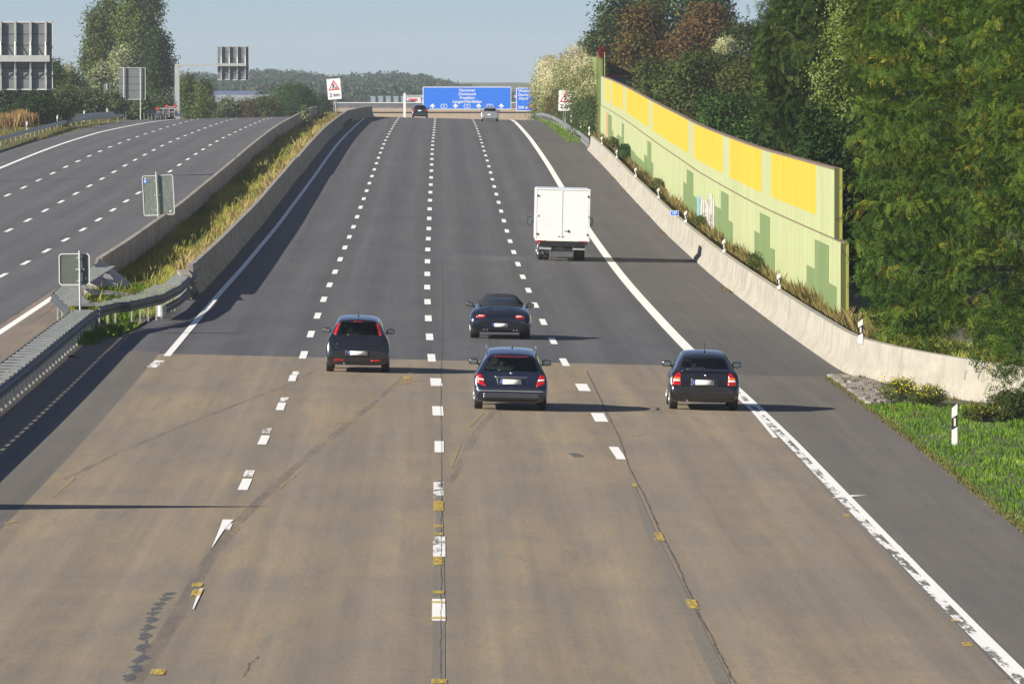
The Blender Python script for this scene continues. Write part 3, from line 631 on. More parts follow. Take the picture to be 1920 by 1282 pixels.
q = MB(); rrect(q, .16, .19, .02, .066, .074, cx-w*.40, cz+h*.36); q.build('sticker', MT['sign_blue'], s2)
q = MB(); q.box((cx-w*.40, .064, cz+h*.36), (.06, .006, .12)); q.box((cx-w*.40, .064, cz+h*.43), (.1, .006, .04)); q.build('sticker_arrow', MT['sign_white'], s2)
q = MB(); q.box((cx+w*.36, .064, cz-h*.41), (.10, .006, .05)); q.build('sticker', MT['sign_white'], s2)
# --- gantries with big panels seen from behind
def back_panel(root, y, px0, px1, r0, r1, ribs, seams, beam, bx0, bx1):
    o_ = root.location; sc_ = F/y
    X = lambda px: PY(px, 100, y).x - o_.x
    Z = lambda r: PY(0, r, y).z - o_.z
    q = MB(); q.box(((X(px0)+X(px1))/2, 0, (Z(r0)+Z(r1))/2), (X(px1)-X(px0), .04, Z(r0)-Z(r1))); pn = q.build('panel', MT['panel_back'], root)
    q = MB()
    for a, b_ in (((X(px1), r0, r1)), ) and (((px1, r0), (px1, r1)), ((px0, r0), (px1, r0)), ((px0, r1), (px1, r1))):
        x0, x1 = X(a[0]), X(b_[0]); z0, z1 = Z(a[1]), Z(b_[1]); q.box(((x0+x1)/2, -.02, (z0+z1)/2), (abs(x1-x0)+.06, .10, abs(z1-z0)+.06))
    q.build('panel_edge', MT['sign_rim'], root)
    q = MB()
    for r_ in seams: q.box(((X(px0)+X(px1))/2-.05, -.03, Z(r_)), (X(px1)-X(px0)-.12, .03, .035))
    q.build('seam', MT['rail_steel'], pn)
    for px in ribs:
        q = MB(); x = X(px); zc = (Z(r0)+Z(r1))/2; hh = Z(r0)-Z(r1)+.12
        q.box((x, -.12, zc), (.03, .16, hh)); q.box((x, -.205, zc), (.13, .02, hh)); q.build('rib', MT['galvanised_post'], root)
        q = MB(); zb = Z((beam[0]+beam[1])/2)
        q.tube([(x, -.21, zb+1.0), (x, -.52, zb+.15)], .03, 6); q.tube([(x, -.21, zb-1.0), (x, -.52, zb-.15)], .03, 6); q.build('bracket', MT['galvanised_post'], root)
    q = MB(); q.box(((X(bx0)+X(bx1))/2, -.42, (Z(beam[0])+Z(beam[1]))/2), (X(bx1)-X(bx0), .36, Z(beam[0])-Z(beam[1]))); q.build('beam', MT['panel_pale'], root)
mat('panel_pale', (.46,.48,.46), .5, .2, noise=2, c2=(.40,.42,.41))
y = 497; b = P3(-32.6, y); b.x = -33.6; b.z = float(zg(-34, y))
ga = empty('sign_gantry', b, label='large motorway sign panel seen from behind, cut by the left picture edge', cat='sign')
back_panel(ga, y, -52, 98, 42, 168, (-55, -27, 1.5, 29, 57.5, 86), (64, 85, 128, 148), (104, 116), -95, 94)
q = MB(); q.tube([(0, -.42, -.5), (0, -.42, PY(0, 102, y).z - b.z)], [.30, .24], 16); q.build('post', MT['panel_pale'], ga, smooth=True)
y = 960; b = PY(332.5, 222, y); b.z = float(zg(-30, y))
gb_ = empty('sign_gantry', b, label='smaller cantilever gantry left of the crest, its sign panel seen from behind', cat='sign')
back_panel(gb_, y, 408, 466, 87.5, 150, (415, 430, 445, 460), (98, 110, 134, 142), (119, 124.5), 410, 462)
q = MB(); q.box((0, -.42, (PY(0, 123, y).z-b.z)/2), (.56, .5, PY(0, 123, y).z-b.z)); q.build('post', MT['panel_pale'], gb_)
z_ = PY(0, 122.5, y).z - b.z; q = MB(); q.box((PY(370, 0, y).x-b.x, -.42, z_), (PY(412, 0, y).x-PY(328, 0, y).x, .4, .27)); q.build('arm', MT['panel_pale'], gb_)
y = 880; b = PY(248, 210, y); b.z = float(zg(-31, y))
gc = empty('traffic_sign', b, label='grey back of a tall two post sign beside the far left guardrail', cat='sign')
X = lambda px: PY(px, 0, y).x - b.x
Z = lambda r: PY(0, r, y).z - b.z
q = MB(); rrect(q, X(272.5)-X(223.5), Z(127)-Z(187), .12, 0, .05, 0, (Z(127)+Z(187))/2); pn = q.build('panel', MT['panel_back'], gc)
q = MB()
for a_, b_ in (((272.2,128),(272.2,186)),((225,127.3),(271,127.3)),((225,186.8),(271,186.8))): q.box(((X(a_[0])+X(b_[0]))/2, -.03, (Z(a_[1])+Z(b_[1]))/2), (abs(X(b_[0])-X(a_[0]))+.05, .05, abs(Z(a_[1])-Z(b_[1]))+.05))
q.build('panel_edge', MT['sign_rim'], gc)
q = MB()
for r_ in (144.5, 157.5, 170): q.box((0, -.01, Z(r_)), (X(272)-X(225), .02, .05))
q.build('seam', MT['rail_steel'], pn)
for px in (232.5, 263.5):
    q = MB(); q.tube([(X(px), -.15, -.4), (X(px), -.15, Z(126.5))], .07, 8); q.build('post', MT['galvanised_post'], gc)
y = 930; b = PY(201, 210, y); b.z = float(zg(-31, y))
gd_ = empty('traffic_sign', b, label='small square sign seen from behind, on one post in the far left bushes', cat='sign')
q = MB(); rrect(q, 13/F*y, 15/F*y, .06, 0, .04, 0, PY(0, 165, y).z-b.z); rrect(q, 13/F*y, 8/F*y, .04, 0, .04, 0, PY(0, 177, y).z-b.z); q.build('plate', MT['panel_back'], gd_)
q = MB(); q.tube([(0, -.06, -.4), (0, -.06, PY(0, 157, y).z-b.z)], .06, 8); q.build('post', MT['galvanised_post'], gd_)
# --- road works signs, 2 km
def works_sign(pxc, rowc, y, roll, label, zb, w=1.38, h=2.08):
    c_ = PY(pxc, rowc, y); root = empty('road_works_sign', (c_.x, y, zb), (0, roll, 0), label, 'sign', 'road works warning signs'); cz = c_.z - zb
    q = MB(); rrect(q, w, h, .08, 0, .04, 0, cz); q.build('plate', MT['sign_white'], root)
    tz = cz + h*.19; tw = w*.84; th = tw*.88; P_ = lambda k, dz=0: [(-tw/2*k, tz-th/2*k+dz), (tw/2*k, tz-th/2*k+dz), (0, tz+th/2*k+dz)]
    q = MB(); poly(q, P_(1), -.012, -.001); q.build('warning_triangle', MT['sign_red'], root)
    q = MB(); poly(q, P_(.70, -.045), -.018, -.013); q.build('triangle_field', MT['sign_white'], root)
    q = MB(); u = tw/10
    poly(q, [(-.9*u, tz+1.0*u), (-.2*u, tz+1.0*u), (-.1*u, tz+1.7*u), (-.7*u, tz+1.8*u)], -.026, -.019)
    poly(q, [(-1.3*u, tz-.6*u), (-.3*u, tz-.5*u), (0, tz+.8*u), (-1.1*u, tz+.9*u)], -.026, -.019)
    poly(q, [(-1.6*u, tz-3.2*u), (-1.0*u, tz-3.2*u), (-.4*u, tz-.7*u), (-1.1*u, tz-.6*u)], -.026, -.019)
    poly(q, [(-.3*u, tz-3.2*u), (.3*u, tz-3.2*u), (-.1*u, tz-.7*u), (-.7*u, tz-.6*u)], -.026, -.019)
    poly(q, [(-.2*u, tz+.3*u), (.2*u, tz+.5*u), (1.5*u, tz-2.2*u), (1.2*u, tz-2.4*u)], -.026, -.019)
    poly(q, [(.7*u, tz-3.2*u), (2.9*u, tz-3.2*u), (1.9*u, tz-1.7*u)], -.026, -.019)
    q.build('pictogram', MT['sign_black'], root)
    text('lettering', '2 km', .50, MT['sign_black'], root, (0, -.008, cz-h*.29), bold=.008)
    for x in (-.12, .12) if w > 1.3 else (0,):
        q = MB(); q.tube([(x*0+(.0 if x < 0 else .0), .08, -.4), (0, .08, cz+h*.4)], .045, 8)
    q.build('post', MT['galvanised_post'], root)
    q = MB()
    for x in (-.38, .38): q.tube([(x*.8, .3, -.3), (x*.35, .1, cz-h*.52)], .02, 6)
    q.build('brace', MT['galvanised_post'], root)
    return root
works_sign(631.5, 167, 830, -.085, 'tilted road works sign with 2 km on the grass median near the crest', 2.9)
works_sign(1059.5, 189, 735, .03, 'road works sign with 2 km half covered by climbing plants on the right', float(zg(12, 735))+.2, 1.3, 1.82)
# --- blue direction signs over the road
def big_sign(px0, px1, r0, r1, y, root, name='sign_board'):
    X = lambda px: PY(px, 0, y).x - root.location.x
    Z = lambda r: PY(0, r, y).z - root.location.z
    q = MB(); rrect(q, X(px1)-X(px0), Z(r0)-Z(r1), .25, 0, .15, (X(px0)+X(px1))/2, (Z(r0)+Z(r1))/2); bd = q.build(name, MT['sign_white'], root)
    q = MB(); rrect(q, X(px1)-X(px0)-.24, Z(r0)-Z(r1)-.24, .18, -.02, -.003, (X(px0)+X(px1))/2, (Z(r0)+Z(r1))/2); q.build('blue_field', MT['sign_blue'], root)
    return X, Z
y = 1395; b = PY(758.5, 222, y); b.z = float(zg(-8, y))
gs = empty('direction_gantry', b, label='overhead gantry beyond the crest carrying two blue direction signs', cat='sign')
X, Z = big_sign(792.5, 958.5, 163, 205.5, y, gs)
for i, tx in enumerate(('Hannover', 'Dortmund', 'Frankfurt', 'Langen/M\u00f6rfelden')):
    text('lettering', tx, .68, MT['sign_white'], gs, (X(876), -.03, Z(169.7+7.1*i)), bold=.012)
for px in (811, 854, 897.5, 940):
    q = MB(); x = X(px); z = Z(199); poly(q, [(x-.12, z-.38), (x+.12, z-.38), (x+.12, z-.05), (x+.40, z-.22), (x+.40, z+.02), (x, z+.42), (x-.40, z+.02), (x-.40, z-.22), (x-.12, z-.05)], -.04, -.021); q.build('arrow', MT['sign_white'], gs)
for px in (832.5, 876, 918.5):
    q = MB(); x = X(px); z = Z(199.3)
    o6 = lambda k, kk: [(x-.62*k, z), (x-.42*k, z+.34*kk), (x+.42*k, z+.34*kk), (x+.62*k, z), (x+.42*k, z-.34*kk), (x-.42*k, z-.34*kk)]
    poly(q, o6(1, 1), -.04, -.021); fr_ = q.build('route_shield', MT['sign_white'], gs)
    q = MB(); poly(q, o6(.84, .78), -.048, -.041); q.build('shield_field', MT['sign_blue'], fr_)
    text('shield_digit', '5', .5, MT['sign_white'], fr_, (x, -.052, z), bold=.01)
X, Z = big_sign(967.5, 1034, 165, 208.5, y, gs)
for tx, r_ in (('Weiterstadt', 171), ('Darmstadt', 178.2), ('-Nord', 185.2), ('500 m', 202)):
    text('lettering', tx, .66, MT['sign_white'], gs, (X(971.5), -.03, Z(r_)), 'LEFT', bold=.012)
q = MB(); q.box((0, .4, Z(175)/2), (.40, .40, Z(175))); q.box((X(1045), .4, Z(175)/2), (.40, .40, Z(175))); q.build('post', MT['concrete_slab_pale'] if 'concrete_slab_pale' in MT else MT['white_paint'], gs)
q = MB(); q.box((X(900), .4, Z(181)), (X(1045)-X(757), .35, .45)); q.build('crossbeam', MT['galvanised_post'], gs)
# --- small blue kilometre plate on the right barrier
y = 378; b = PY(1259, 427, y); ks = empty('kilometre_plate', b, label='tiny blue kilometre plate on a thin post in front of the right barrier', cat='sign')
cz = PY(1264.5, 399.7, y).z - b.z
q = MB(); rrect(q, .38, .235, .02, -.012, 0, .14, cz); q.build('plate', MT['sign_white'], ks)
q = MB(); rrect(q, .345, .20, .015, -.016, -.0125, .14, cz); q.build('blue_field', MT['sign_blue'], ks)
text('lettering', '157', .15, MT['sign_white'], ks, (.14, -.02, cz), bold=.004)
q = MB(); q.tube([(0, .02, -.5), (0, .02, cz)], .017, 8); q.build('post', MT['galvanised_post'], ks)
# --- marker posts
def marker(loc, h, label, yaw=0, group='white marker posts along the right edge'):
    root = empty('marker_post', loc, (0, 0, yaw), label, 'post', group)
    q = MB(); w = .062; hs = h-.05
    q.add([(-w,-.05,-.1),(w,-.05,-.1),(w,.05,-.1),(-w,.05,-.1),(-w,-.05,hs-.05),(w,-.05,hs+.05),(w,.05,hs+.05),(-w,.05,hs-.05)], [(3,2,1,0),(4,5,6,7),(0,1,5,4),(1,2,6,5),(2,3,7,6),(3,0,4,7)])
    q.build('body', MT['white_paint'], root, bevel=.006)
    b0, b1 = h*.62-.16, h*.62+.10; q = MB(); e = .004
    if h < .8: b0, b1 = h*.28, h*.66
    q.add([(-w-e,-.054,b0-.04),(w+e,-.054,b0+.04),(w+e,.054,b0+.04),(-w-e,.054,b0-.04),(-w-e,-.054,b1-.04),(w+e,-.054,b1+.04),(w+e,.054,b1+.04),(-w-e,.054,b1-.04)], [(3,2,1,0),(4,5,6,7),(0,1,5,4),(1,2,6,5),(2,3,7,6),(3,0,4,7)])
    q.build('black_band', MT['sign_black'], root)
    q = MB(); q.box((.0, -.058, (b0+b1)/2), (.045, .008, (b1-b0)*.68)); q.build('reflector', MT['plate_white'], root)
    return root
RM = [(1585,633,'at the wall end'),(1440,540,'below the second dark block'),(1346,472,'by the van shadow'),(1270,416,'behind the tiny blue plate'),(1224.6,371,'fifth from the front'),(1182,331,'sixth from the front'),(1147.7,296,'seventh from the front'),(1120,270,'eighth from the front'),(1096,250,'ninth from the front'),(1077,237.5,'second from its far end'),(1058,225.6,'at its far end')]
for px, row, where in RM:
    s_, y_ = G(px, row, 1.05); marker(P3(11.35+.36, y_, 1.0), .57, 'short white marker post on the right barrier, ' + where)
for i, px in enumerate((1036.6, 1019, 1012, 999)):
    y_ = 11.9*F/(px-815); marker(P3(11.9, y_), 1.0, ('white marker post behind the far steel guardrail, ' + ('nearest of four','second of four','third of four','farthest of four')[i]))
s_, y_ = G(1790, 835); marker(P3(s_, y_, -.05), .98, 'tall white marker post standing in the bright green grass at right')
for i, px in enumerate((52, 108, 157, 200, 235, 269, 380)):
    y_ = 33.5*F/(815-px); marker(P3(-33.5, y_, .05), 1.25 if i < 6 else 1.0, 'white marker post behind the far left guardrail, number ' + ('one','two','three','four','five','six','seven')[i] + ' from the left picture edge', group='white marker posts along the far left edge')
# --- unseen pole left of the frame, its panel shaped to cast the long near shadow
po = empty('unseen_pole', (-15.6, 147.6, .1), label='unseen pole outside the left picture edge, slim panel tapered to match its long shadow', cat='pole')
q = MB(); q.tube([(0,0,-.3),(0,0,5.4)], [.12,.05], 12); q.build('mast', MT['galvanised_post'], po, smooth=True)
q = MB(); q.add([(-.03,-.5,2.2),(.03,-.5,2.2),(.03,.5,2.2),(-.03,.5,2.2),(-.03,-.95,3.2),(.03,-.95,3.2),(.03,.95,3.2),(-.03,.95,3.2),(-.03,-.05,5.6),(.03,-.05,5.6),(.03,.05,5.6),(-.03,.05,5.6)], [(3,2,1,0),(0,1,5,4),(1,2,6,5),(2,3,7,6),(3,0,4,7),(4,5,9,8),(5,6,10,9),(6,7,11,10),(7,4,8,11),(8,9,10,11)]); q.build('panel', MT['galvanised'], po)
# --- crossing bridge and what stands on it
y = 1560; bz = float(zg(0, y))
br = empty('bridge', (PY(800, 0, y).x, y, bz), label='beige concrete bridge crossing the motorway behind the blue direction signs', cat='bridge')
X = lambda px: PY(px, 0, y).x - br.location.x
Z = lambda r: PY(0, r, y).z - br.location.z
def bb(name, px0, px1, r0, r1, m, dy=0, dep=6, par=None):
    q = MB(); q.box(((X(px0)+X(px1))/2, dy+dep/2, (Z(r0)+Z(r1))/2), (X(px1)-X(px0), dep, Z(r0)-Z(r1))); return q.build(name, m, par or br)
bb('deck', 560, 1200, 203, 210, MT['concrete_bridge'], 0, 12)
bb('recess', 560, 1200, 210, 212.6, mat('bridge_shadow_gap', (.10,.09,.08), .9), .5, 11)  # shade under the deck put into a dark colour
bb('girder', 560, 1200, 212.6, 226, MT['concrete_bridge'], .1, 11)
bb('parapet', 600, 1200, 193.5, 203, mat('parapet_grey', (.15,.155,.165), .8, noise=.6), .2, .4)
bb('handrail', 600, 1200, 192, 194, MT['sign_rim'], .1, .5)
q = MB(); q.box((X(560)-3, 6, Z(215)/2), (12, 12, Z(203)*1.0)); q.box((X(1210), 6, Z(215)/2), (12, 12, Z(203))); q.build('abutment', MT['concrete_bridge'], br)
sc = empty('noise_screen', (PY(722, 0, 1560).x, 1561, 0), label='row of translucent grey noise screen panels standing on the bridge', cat='screen')
for k in range(5):
    x0, x1 = PY(691+14.3*k, 0, y).x-sc.location.x, PY(704+14.3*k, 0, y).x-sc.location.x; z0, z1 = PY(0, 193, y).z, PY(0, 180.5, y).z
    q = MB(); q.box(((x0+x1)/2, 0, (z0+z1)/2), (x1-x0, .1, z1-z0)); q.build('panel', MT['screen_grey'] if 'screen_grey' in MT else mat('screen_grey', (.24,.30,.33), .4), sc)
    q = MB(); q.box((x0-.08, -.1, (z0+z1)/2), (.2, .25, z1-z0)); q.build('post', MT['rail_steel'], sc)
tr = empty('lorry', (PY(776, 0, 1563).x, 1563, PY(0, 203, 1563).z), label='white box lorry with red lettering driving across the bridge behind the gantry post', cat='lorry')
mz = lambda r: PY(0, r, 1563).z - tr.location.z
q = MB(); q.box((0, 0, (mz(178.5)+mz(195))/2), (2.7, 2.4, mz(178.5)-mz(195))); q.build('cargo_box', MT['white_gloss'], tr, bevel=.04)
q = MB(); q.box((-.2, -1.21, mz(186.5)), (1.7, .02, .25)); q.box((.1, -1.21, mz(188.6)), (1.3, .02, .18)); q.build('red_stripe', MT['sign_red'], tr)
q = MB(); q.box((2.1, 0, .95), (1.4, 2.2, 1.7)); q.build('cab', MT['white_gloss'], tr, bevel=.15)
for x in (-.8, .9, 2.2):
    q = MB(); q.cyl((x, -1.0, .1), .35, .3, 'y', 16); q.build('wheel', MT['black_rubber'], tr)
q = MB(); q.cyl((0, 0, 0), .01, .01)
# far greenhouses
gh = empty('greenhouse', (PY(450, 0, 2000).x, 2000, -3), label='long low pale greenhouse with bluish roof beyond the trees at left', cat='building')
q = MB(); x0, x1 = PY(385, 0, 2000).x-gh.location.x, PY(505, 0, 2000).x-gh.location.x; zt = PY(0, 178, 2000).z+3
q.box(((x0+x1)/2, 0, zt/2), (x1-x0, 30, zt)); q.build('wall', mat('pale_glass', (.34,.38,.42), .3, noise=.6, stretch=(1,1,.2), c2=(.22,.26,.31)), gh)
q = MB(); zr_ = PY(0, 171, 2000).z+3; q.add([(x0, -15, zt), (x1*.6, -15, zt), (x1*.5, 15, zr_), (x0, 15, zr_), (x0, 15, zt), (x1*.6, 15, zt)], [(0,1,2,3),(3,2,5,4),(0,3,4),(1,5,2)]); q.build('roof', mat('blue_roof', (.13,.16,.26), .4, noise=1), gh)
# debris
db = MB(); s_, y_ = G(135, 675); p0 = P3(s_, y_, .03); db.tube([p0+Vector((-.2,0,0)), p0+Vector((-.05,.3,.03)), p0+Vector((.2,.1,.02))], [.03,.07,.02], 8); o = db.build('debris', MT['black_rubber'], smooth=True); tag(o, 'scrap of black rubber debris on the shaded shoulder below the guardrail', 'debris')
# ------------------------------------------------------------------ vehicles
DG = bpy.context.evaluated_depsgraph_get
def loft(stations, name='body'):
    bm = bmesh.new(); rings = []
    for (y, zb, zw, zt, wB, wM, wW, wT) in stations:
        zm = zb + .45*(zw-zb); dz = zt-zw
        half = [(0, zb), (.6*wB, zb), (wB*.97, zb+.01), (wB, zb+.08), (wM, zm), (wM*.995, zm+.6*(zw-zm)), (wW, zw), (wW+(wT-wW)*.5, zw+dz*.55), (wT, zt-min(.05, dz*.3)), (wT*.86, zt-.004), (wT*.45, zt+.014), (0, zt+.02)]
        ring = [(x, y, z) for x, z in half] + [(-x, y, z) for x, z in half[-2:0:-1]]
        rings.append([bm.verts.new(v) for v in ring])
    n = len(rings[0])
    for a, b_ in zip(rings, rings[1:]):
        for k in range(n): bm.faces.new((a[k], a[(k+1) % n], b_[(k+1) % n], b_[k]))
    for ring, dy in ((rings[0], -.0), (rings[-1], .0)):
        cy = ring[0].co.y; cz = sum(v.co.z for v in ring)/n
        inner = [bm.verts.new((v.co.x*.9, cy+dy, cz+(v.co.z-cz)*.85)) for v in ring]
        for k in range(n): bm.faces.new((ring[k], ring[(k+1) % n], inner[(k+1) % n], inner[k]))
        h = n//2
        for k in range(h):                                  # bridge left and right halves of the cap
            a, b_, c_, d = inner[k], inner[k+1], inner[(n-k-1) % n], inner[(n-k) % n]
            vs = []
            for v in (a, b_, c_, d):
                if v not in vs: vs.append(v)
            if len(vs) >= 3: bm.faces.new(vs)
    bmesh.ops.recalc_face_normals(bm, faces=bm.faces)
    me = bpy.data.meshes.new(name); bm.to_mesh(me); bm.free(); return me
def baked(o):
    bpy.context.view_layer.update()
    me = bpy.data.meshes.new_from_object(o.evaluated_get(DG())); o.modifiers.clear(); o.data = me; return o
def patch(bvh, pts, axis, name, m, parent, off=.006, th=.012, grid=.07):
    bm = bmesh.new(); vs = [bm.verts.new((a, 0, b_)) for a, b_ in pts]; bm.faces.new(vs)
    for ax in (0, 2):
        lo = min(v.co[ax] for v in bm.verts); hi = max(v.co[ax] for v in bm.verts); k = lo + grid
        while k < hi - .01:
            co = [0, 0, 0]; no = [0, 0, 0]; co[ax] = k; no[ax] = 1
            bmesh.ops.bisect_plane(bm, geom=list(bm.verts)+list(bm.edges)+list(bm.faces), plane_co=co, plane_no=no); k += grid
    last = None
    for v in bm.verts:
        a, b_ = v.co.x, v.co.z
        org, d = {'rear': (Vector((a, -6, b_)), Vector((0,1,0))), 'front': (Vector((a, 12, b_)), Vector((0,-1,0))), 'left': (Vector((-6, a, b_)), Vector((1,0,0))), 'right': (Vector((6, a, b_)), Vector((-1,0,0)))}[axis]
        hit = bvh.ray_cast(org, d); hh = hit[0] if hit[0] is not None else (last if last is not None else org + d*6)
        last = hh.copy(); p = Vector(hh)
        if axis in ('rear', 'front'): p.x = a; p.z = b_
        else: p.y = a; p.z = b_
        v.co = p - d*off
    bmesh.ops.recalc_face_normals(bm, faces=bm.faces)
    d = {'rear': Vector((0,-1,0)), 'front': Vector((0,1,0)), 'left': Vector((-1,0,0)), 'right': Vector((1,0,0))}[axis]
    if sum((f.normal.dot(d) for f in bm.faces)) < 0: bmesh.ops.reverse_faces(bm, faces=bm.faces)
    me = bpy.data.meshes.new(name); bm.to_mesh(me); bm.free(); me.materials.append(m); me.shade_smooth()
    o = bpy.data.objects.new(name, me); C.objects.link(o); o.parent = parent
    if th:
        md = o.modifiers.new('s', 'SOLIDIFY'); md.thickness = th; md.offset = -1
    return o
mir = lambda pts: [(-a, b_) for a, b_ in pts][::-1]
def lathe(mb, prof, c, axis='x', n=28, mi=0):
    c = Vector(c); V = []
    for (a, r_) in prof:
        for k in range(n):
            t_ = 2*math.pi*k/n; V.append(c + Vector((a, r_*math.cos(t_), r_*math.sin(t_))))
    N = len(prof); mb.add(V, [(i*n+k, i*n+(k+1) % n, (i+1)*n+(k+1) % n, (i+1)*n+k) for i in range(N-1) for k in range(n)] + [tuple(range(n)), tuple(range((N-1)*n, N*n))], mi)
def wheels(root, axles, hw, r, tw, name='wheel'):
    for y in axles:
        for sx in (-1, 1):
            xo = sx*hw; xi = sx*(hw-tw); q = MB()
            lathe(q, [(0, r*.6), (0, r*.9), (sx*-.02, r*.985), (sx*-.05, r), (-sx*(tw-.05), r), (-sx*(tw-.02), r*.985), (-sx*tw, r*.9), (-sx*tw, r*.6)], (xo, y, r))
            w = q.build(name, MT['black_rubber'], root, smooth=True)
            q = MB(); lathe(q, [(0, r*.66), (sx*.006, r*.64), (-sx*.03, r*.58), (-sx*.03, r*.12), (0, r*.10)], (xo, y, r))
            for k in range(5):
                an = 2*math.pi*k/5; q.box((xo-sx*.012, y+math.cos(an)*r*.36, r+math.sin(an)*r*.36), (.02, .06, r*.55), M=Matrix.Rotation(-an+math.pi/2, 4, 'X'))
            q.build('rim', MT['rim_alloy'], w, smooth=True)
def car(place, spec):
    px, row, label = place['px'], place['row'], place['label']
    s_, ya = G(px, row) if 'y' not in place else (place['s'], place['y'])
    rs = rframe(ya, s_); yr = ya - spec['axle'][0]
    root = empty('car', P3(s_, yr), (rs[0], rs[1], rs[2] + place.get('yaw', 0)), label, 'car')
    paint = MT[spec['paint']]
    me = loft(spec['st']); tmp = bpy.data.objects.new('body', me); C.objects.link(tmp); me.materials.append(paint)
    md = tmp.modifiers.new('s', 'SUBSURF'); md.levels = 2; md.render_levels = 2; baked(tmp)
    bm = bmesh.new(); bm.from_mesh(tmp.data); bvh = BVHTree.FromBMesh(bm); bm.free()
    def cut(mb):
        c_ = mb.build('cut', MT['interior'])
        md = tmp.modifiers.new('b', 'BOOLEAN'); md.operation = 'DIFFERENCE'; md.solver = 'EXACT'; md.object = c_; md.material_mode = 'TRANSFER'
        n0 = len(tmp.data.polygons); old = tmp.data.copy(); baked(tmp); bpy.data.objects.remove(c_)
        if len(tmp.data.polygons) < n0*.4: tmp.data = old
    # wheel wells
    q = MB(); r = spec['r']
    for y in spec['axle']:
        for sx in (-1, 1):
            q.cyl((sx*(spec['hw']+.1), y, r+.01), r+.05, .62, 'x', 24)
    cut(q)
    if spec.get('rear_win'):
        rw = spec['rear_win']; q = MB(); k = .965; cx = 0; cz = sum(b_ for a, b_ in rw)/len(rw)
        pts = [(a*k, cz+(b_-cz)*.9) for a, b_ in rw]; poly(q, pts, -1, spec['len']+1); cut(q)
        patch(bvh, rw, 'rear', 'rear_window', MT[spec.get('glass', 'glass_tinted')], root, off=.003, th=0)
        patch(bvh, [(a*1.08, cz+(b_-cz)*1.1) for a, b_ in rw], 'front', 'windscreen', MT['glass_light'], root, off=.003, th=0)
    for sw in spec.get('side_win', ()):
        q = MB(); cz = sum(b_ for a, b_ in sw)/len(sw); cy = sum(a for a, b_ in sw)/len(sw)
        V = [(-2, cy+(a-cy)*.96, cz+(b_-cz)*.93) for a, b_ in sw] + [(2, cy+(a-cy)*.96, cz+(b_-cz)*.93) for a, b_ in sw]; N = len(sw)
        q.add(V, [tuple(range(N)), tuple(range(2*N-1, N-1, -1))] + [(i, (i+1) % N, N+(i+1) % N, N+i) for i in range(N)]); cut(q)
        patch(bvh, sw, 'left', 'side_window', MT['glass_tinted'], root, .003, 0); patch(bvh, sw, 'right', 'side_window', MT['glass_tinted'], root, .003, 0)
    tmp.data.shade_smooth(); tmp.data.set_sharp_from_angle(angle=R(38)); tmp.parent = root; tmp.name = 'body'; tmp.data.name = 'body'
    wheels(root, spec['axle'], spec['hw'], r, spec.get('tw', .205))
    P = lambda *a, **k: patch(bvh, *a, **k)
    for nm, pts, m, *rest in spec['rear']:                  # mirrored rear fittings
        off = rest[0] if rest else .008
        P(pts, 'rear', nm, MT[m], root, off=off, th=.018, grid=.05)
        if nm not in ('number_plate', 'plate_recess', 'boot_lid', 'bumper_strip', 'chrome_strip', 'brake_light', 'spoiler_slot', 'diffuser', 'roof_strip') and not nm.startswith('one_'):
            P(mir(pts), 'rear', nm, MT[m], root, off=off, th=.018, grid=.05)
    # plate with blue strip
    x0, x1, z0, z1 = spec['plate']; P([(x0, z0), (x1, z0), (x1, z1), (x0, z1)], 'rear', 'number_plate', MT['plate_white'], root, off=.022, th=.02, grid=.3)
    P([(x0, z0), (x0+.045, z0), (x0+.045, z1), (x0, z1)], 'rear', 'plate_strip', MT['plate_blue'], root, off=.026, th=.01, grid=.3)
    # mirrors
    my, mzz, mw = spec['mirror']
    for sx in (-1, 1):
        q = MB(); mx = sx*(mw); 
        bm = bmesh.new(); bmesh.ops.create_uvsphere(bm, u_segments=16, v_segments=10, radius=1); k = spec.get('mirror_box', .8)
        for v in bm.verts:
            f = lambda t_: math.copysign(abs(t_)**k, t_)
            v.co = Vector((mx + f(v.co.x)*.115, my + v.co.y*.07 + (.0 if v.co.y > 0 else .03*1), mzz + f(v.co.z)*.075))
        me = bpy.data.meshes.new('mirror'); bm.to_mesh(me); bm.free(); me.materials.append(paint); me.shade_smooth(); mo = bpy.data.objects.new('mirror', me); C.objects.link(mo); mo.parent = root
        q = MB(); rrect(q, .17, .10, .045, my-.055, my-.035, mx, mzz); q.build('mirror_glass', MT['mirror_glass'], mo)
        q = MB(); q.tube([(sx*(mw-.2), my+.02, mzz-.09), (mx-sx*.05, my+.01, mzz-.03)], .022, 8); q.build('mirror_arm', MT['black_plastic'], mo)
    for ex in spec.get('exhaust', ()):
        q = MB(); q.tube([(ex[0], -.03+ex[2], ex[1]), (ex[0], .3, ex[1])], .035, 12, cap=False); q.tube([(ex[0], -.03+ex[2], ex[1]), (ex[0], .3, ex[1])], .028, 12); q.build('exhaust_pipe', MT['chrome'], root, smooth=True)
    a_ = spec.get('aerial')
    if a_:
        q = MB(); q.tube([(a_[0], a_[1], a_[2]-.03), (a_[0], a_[1]-a_[4], a_[2]+a_[3])], [.012, .005], 6); q.box((a_[0], a_[1], a_[2]), (.04, .09, .03)); q.build('aerial', MT['black_plastic'], root)
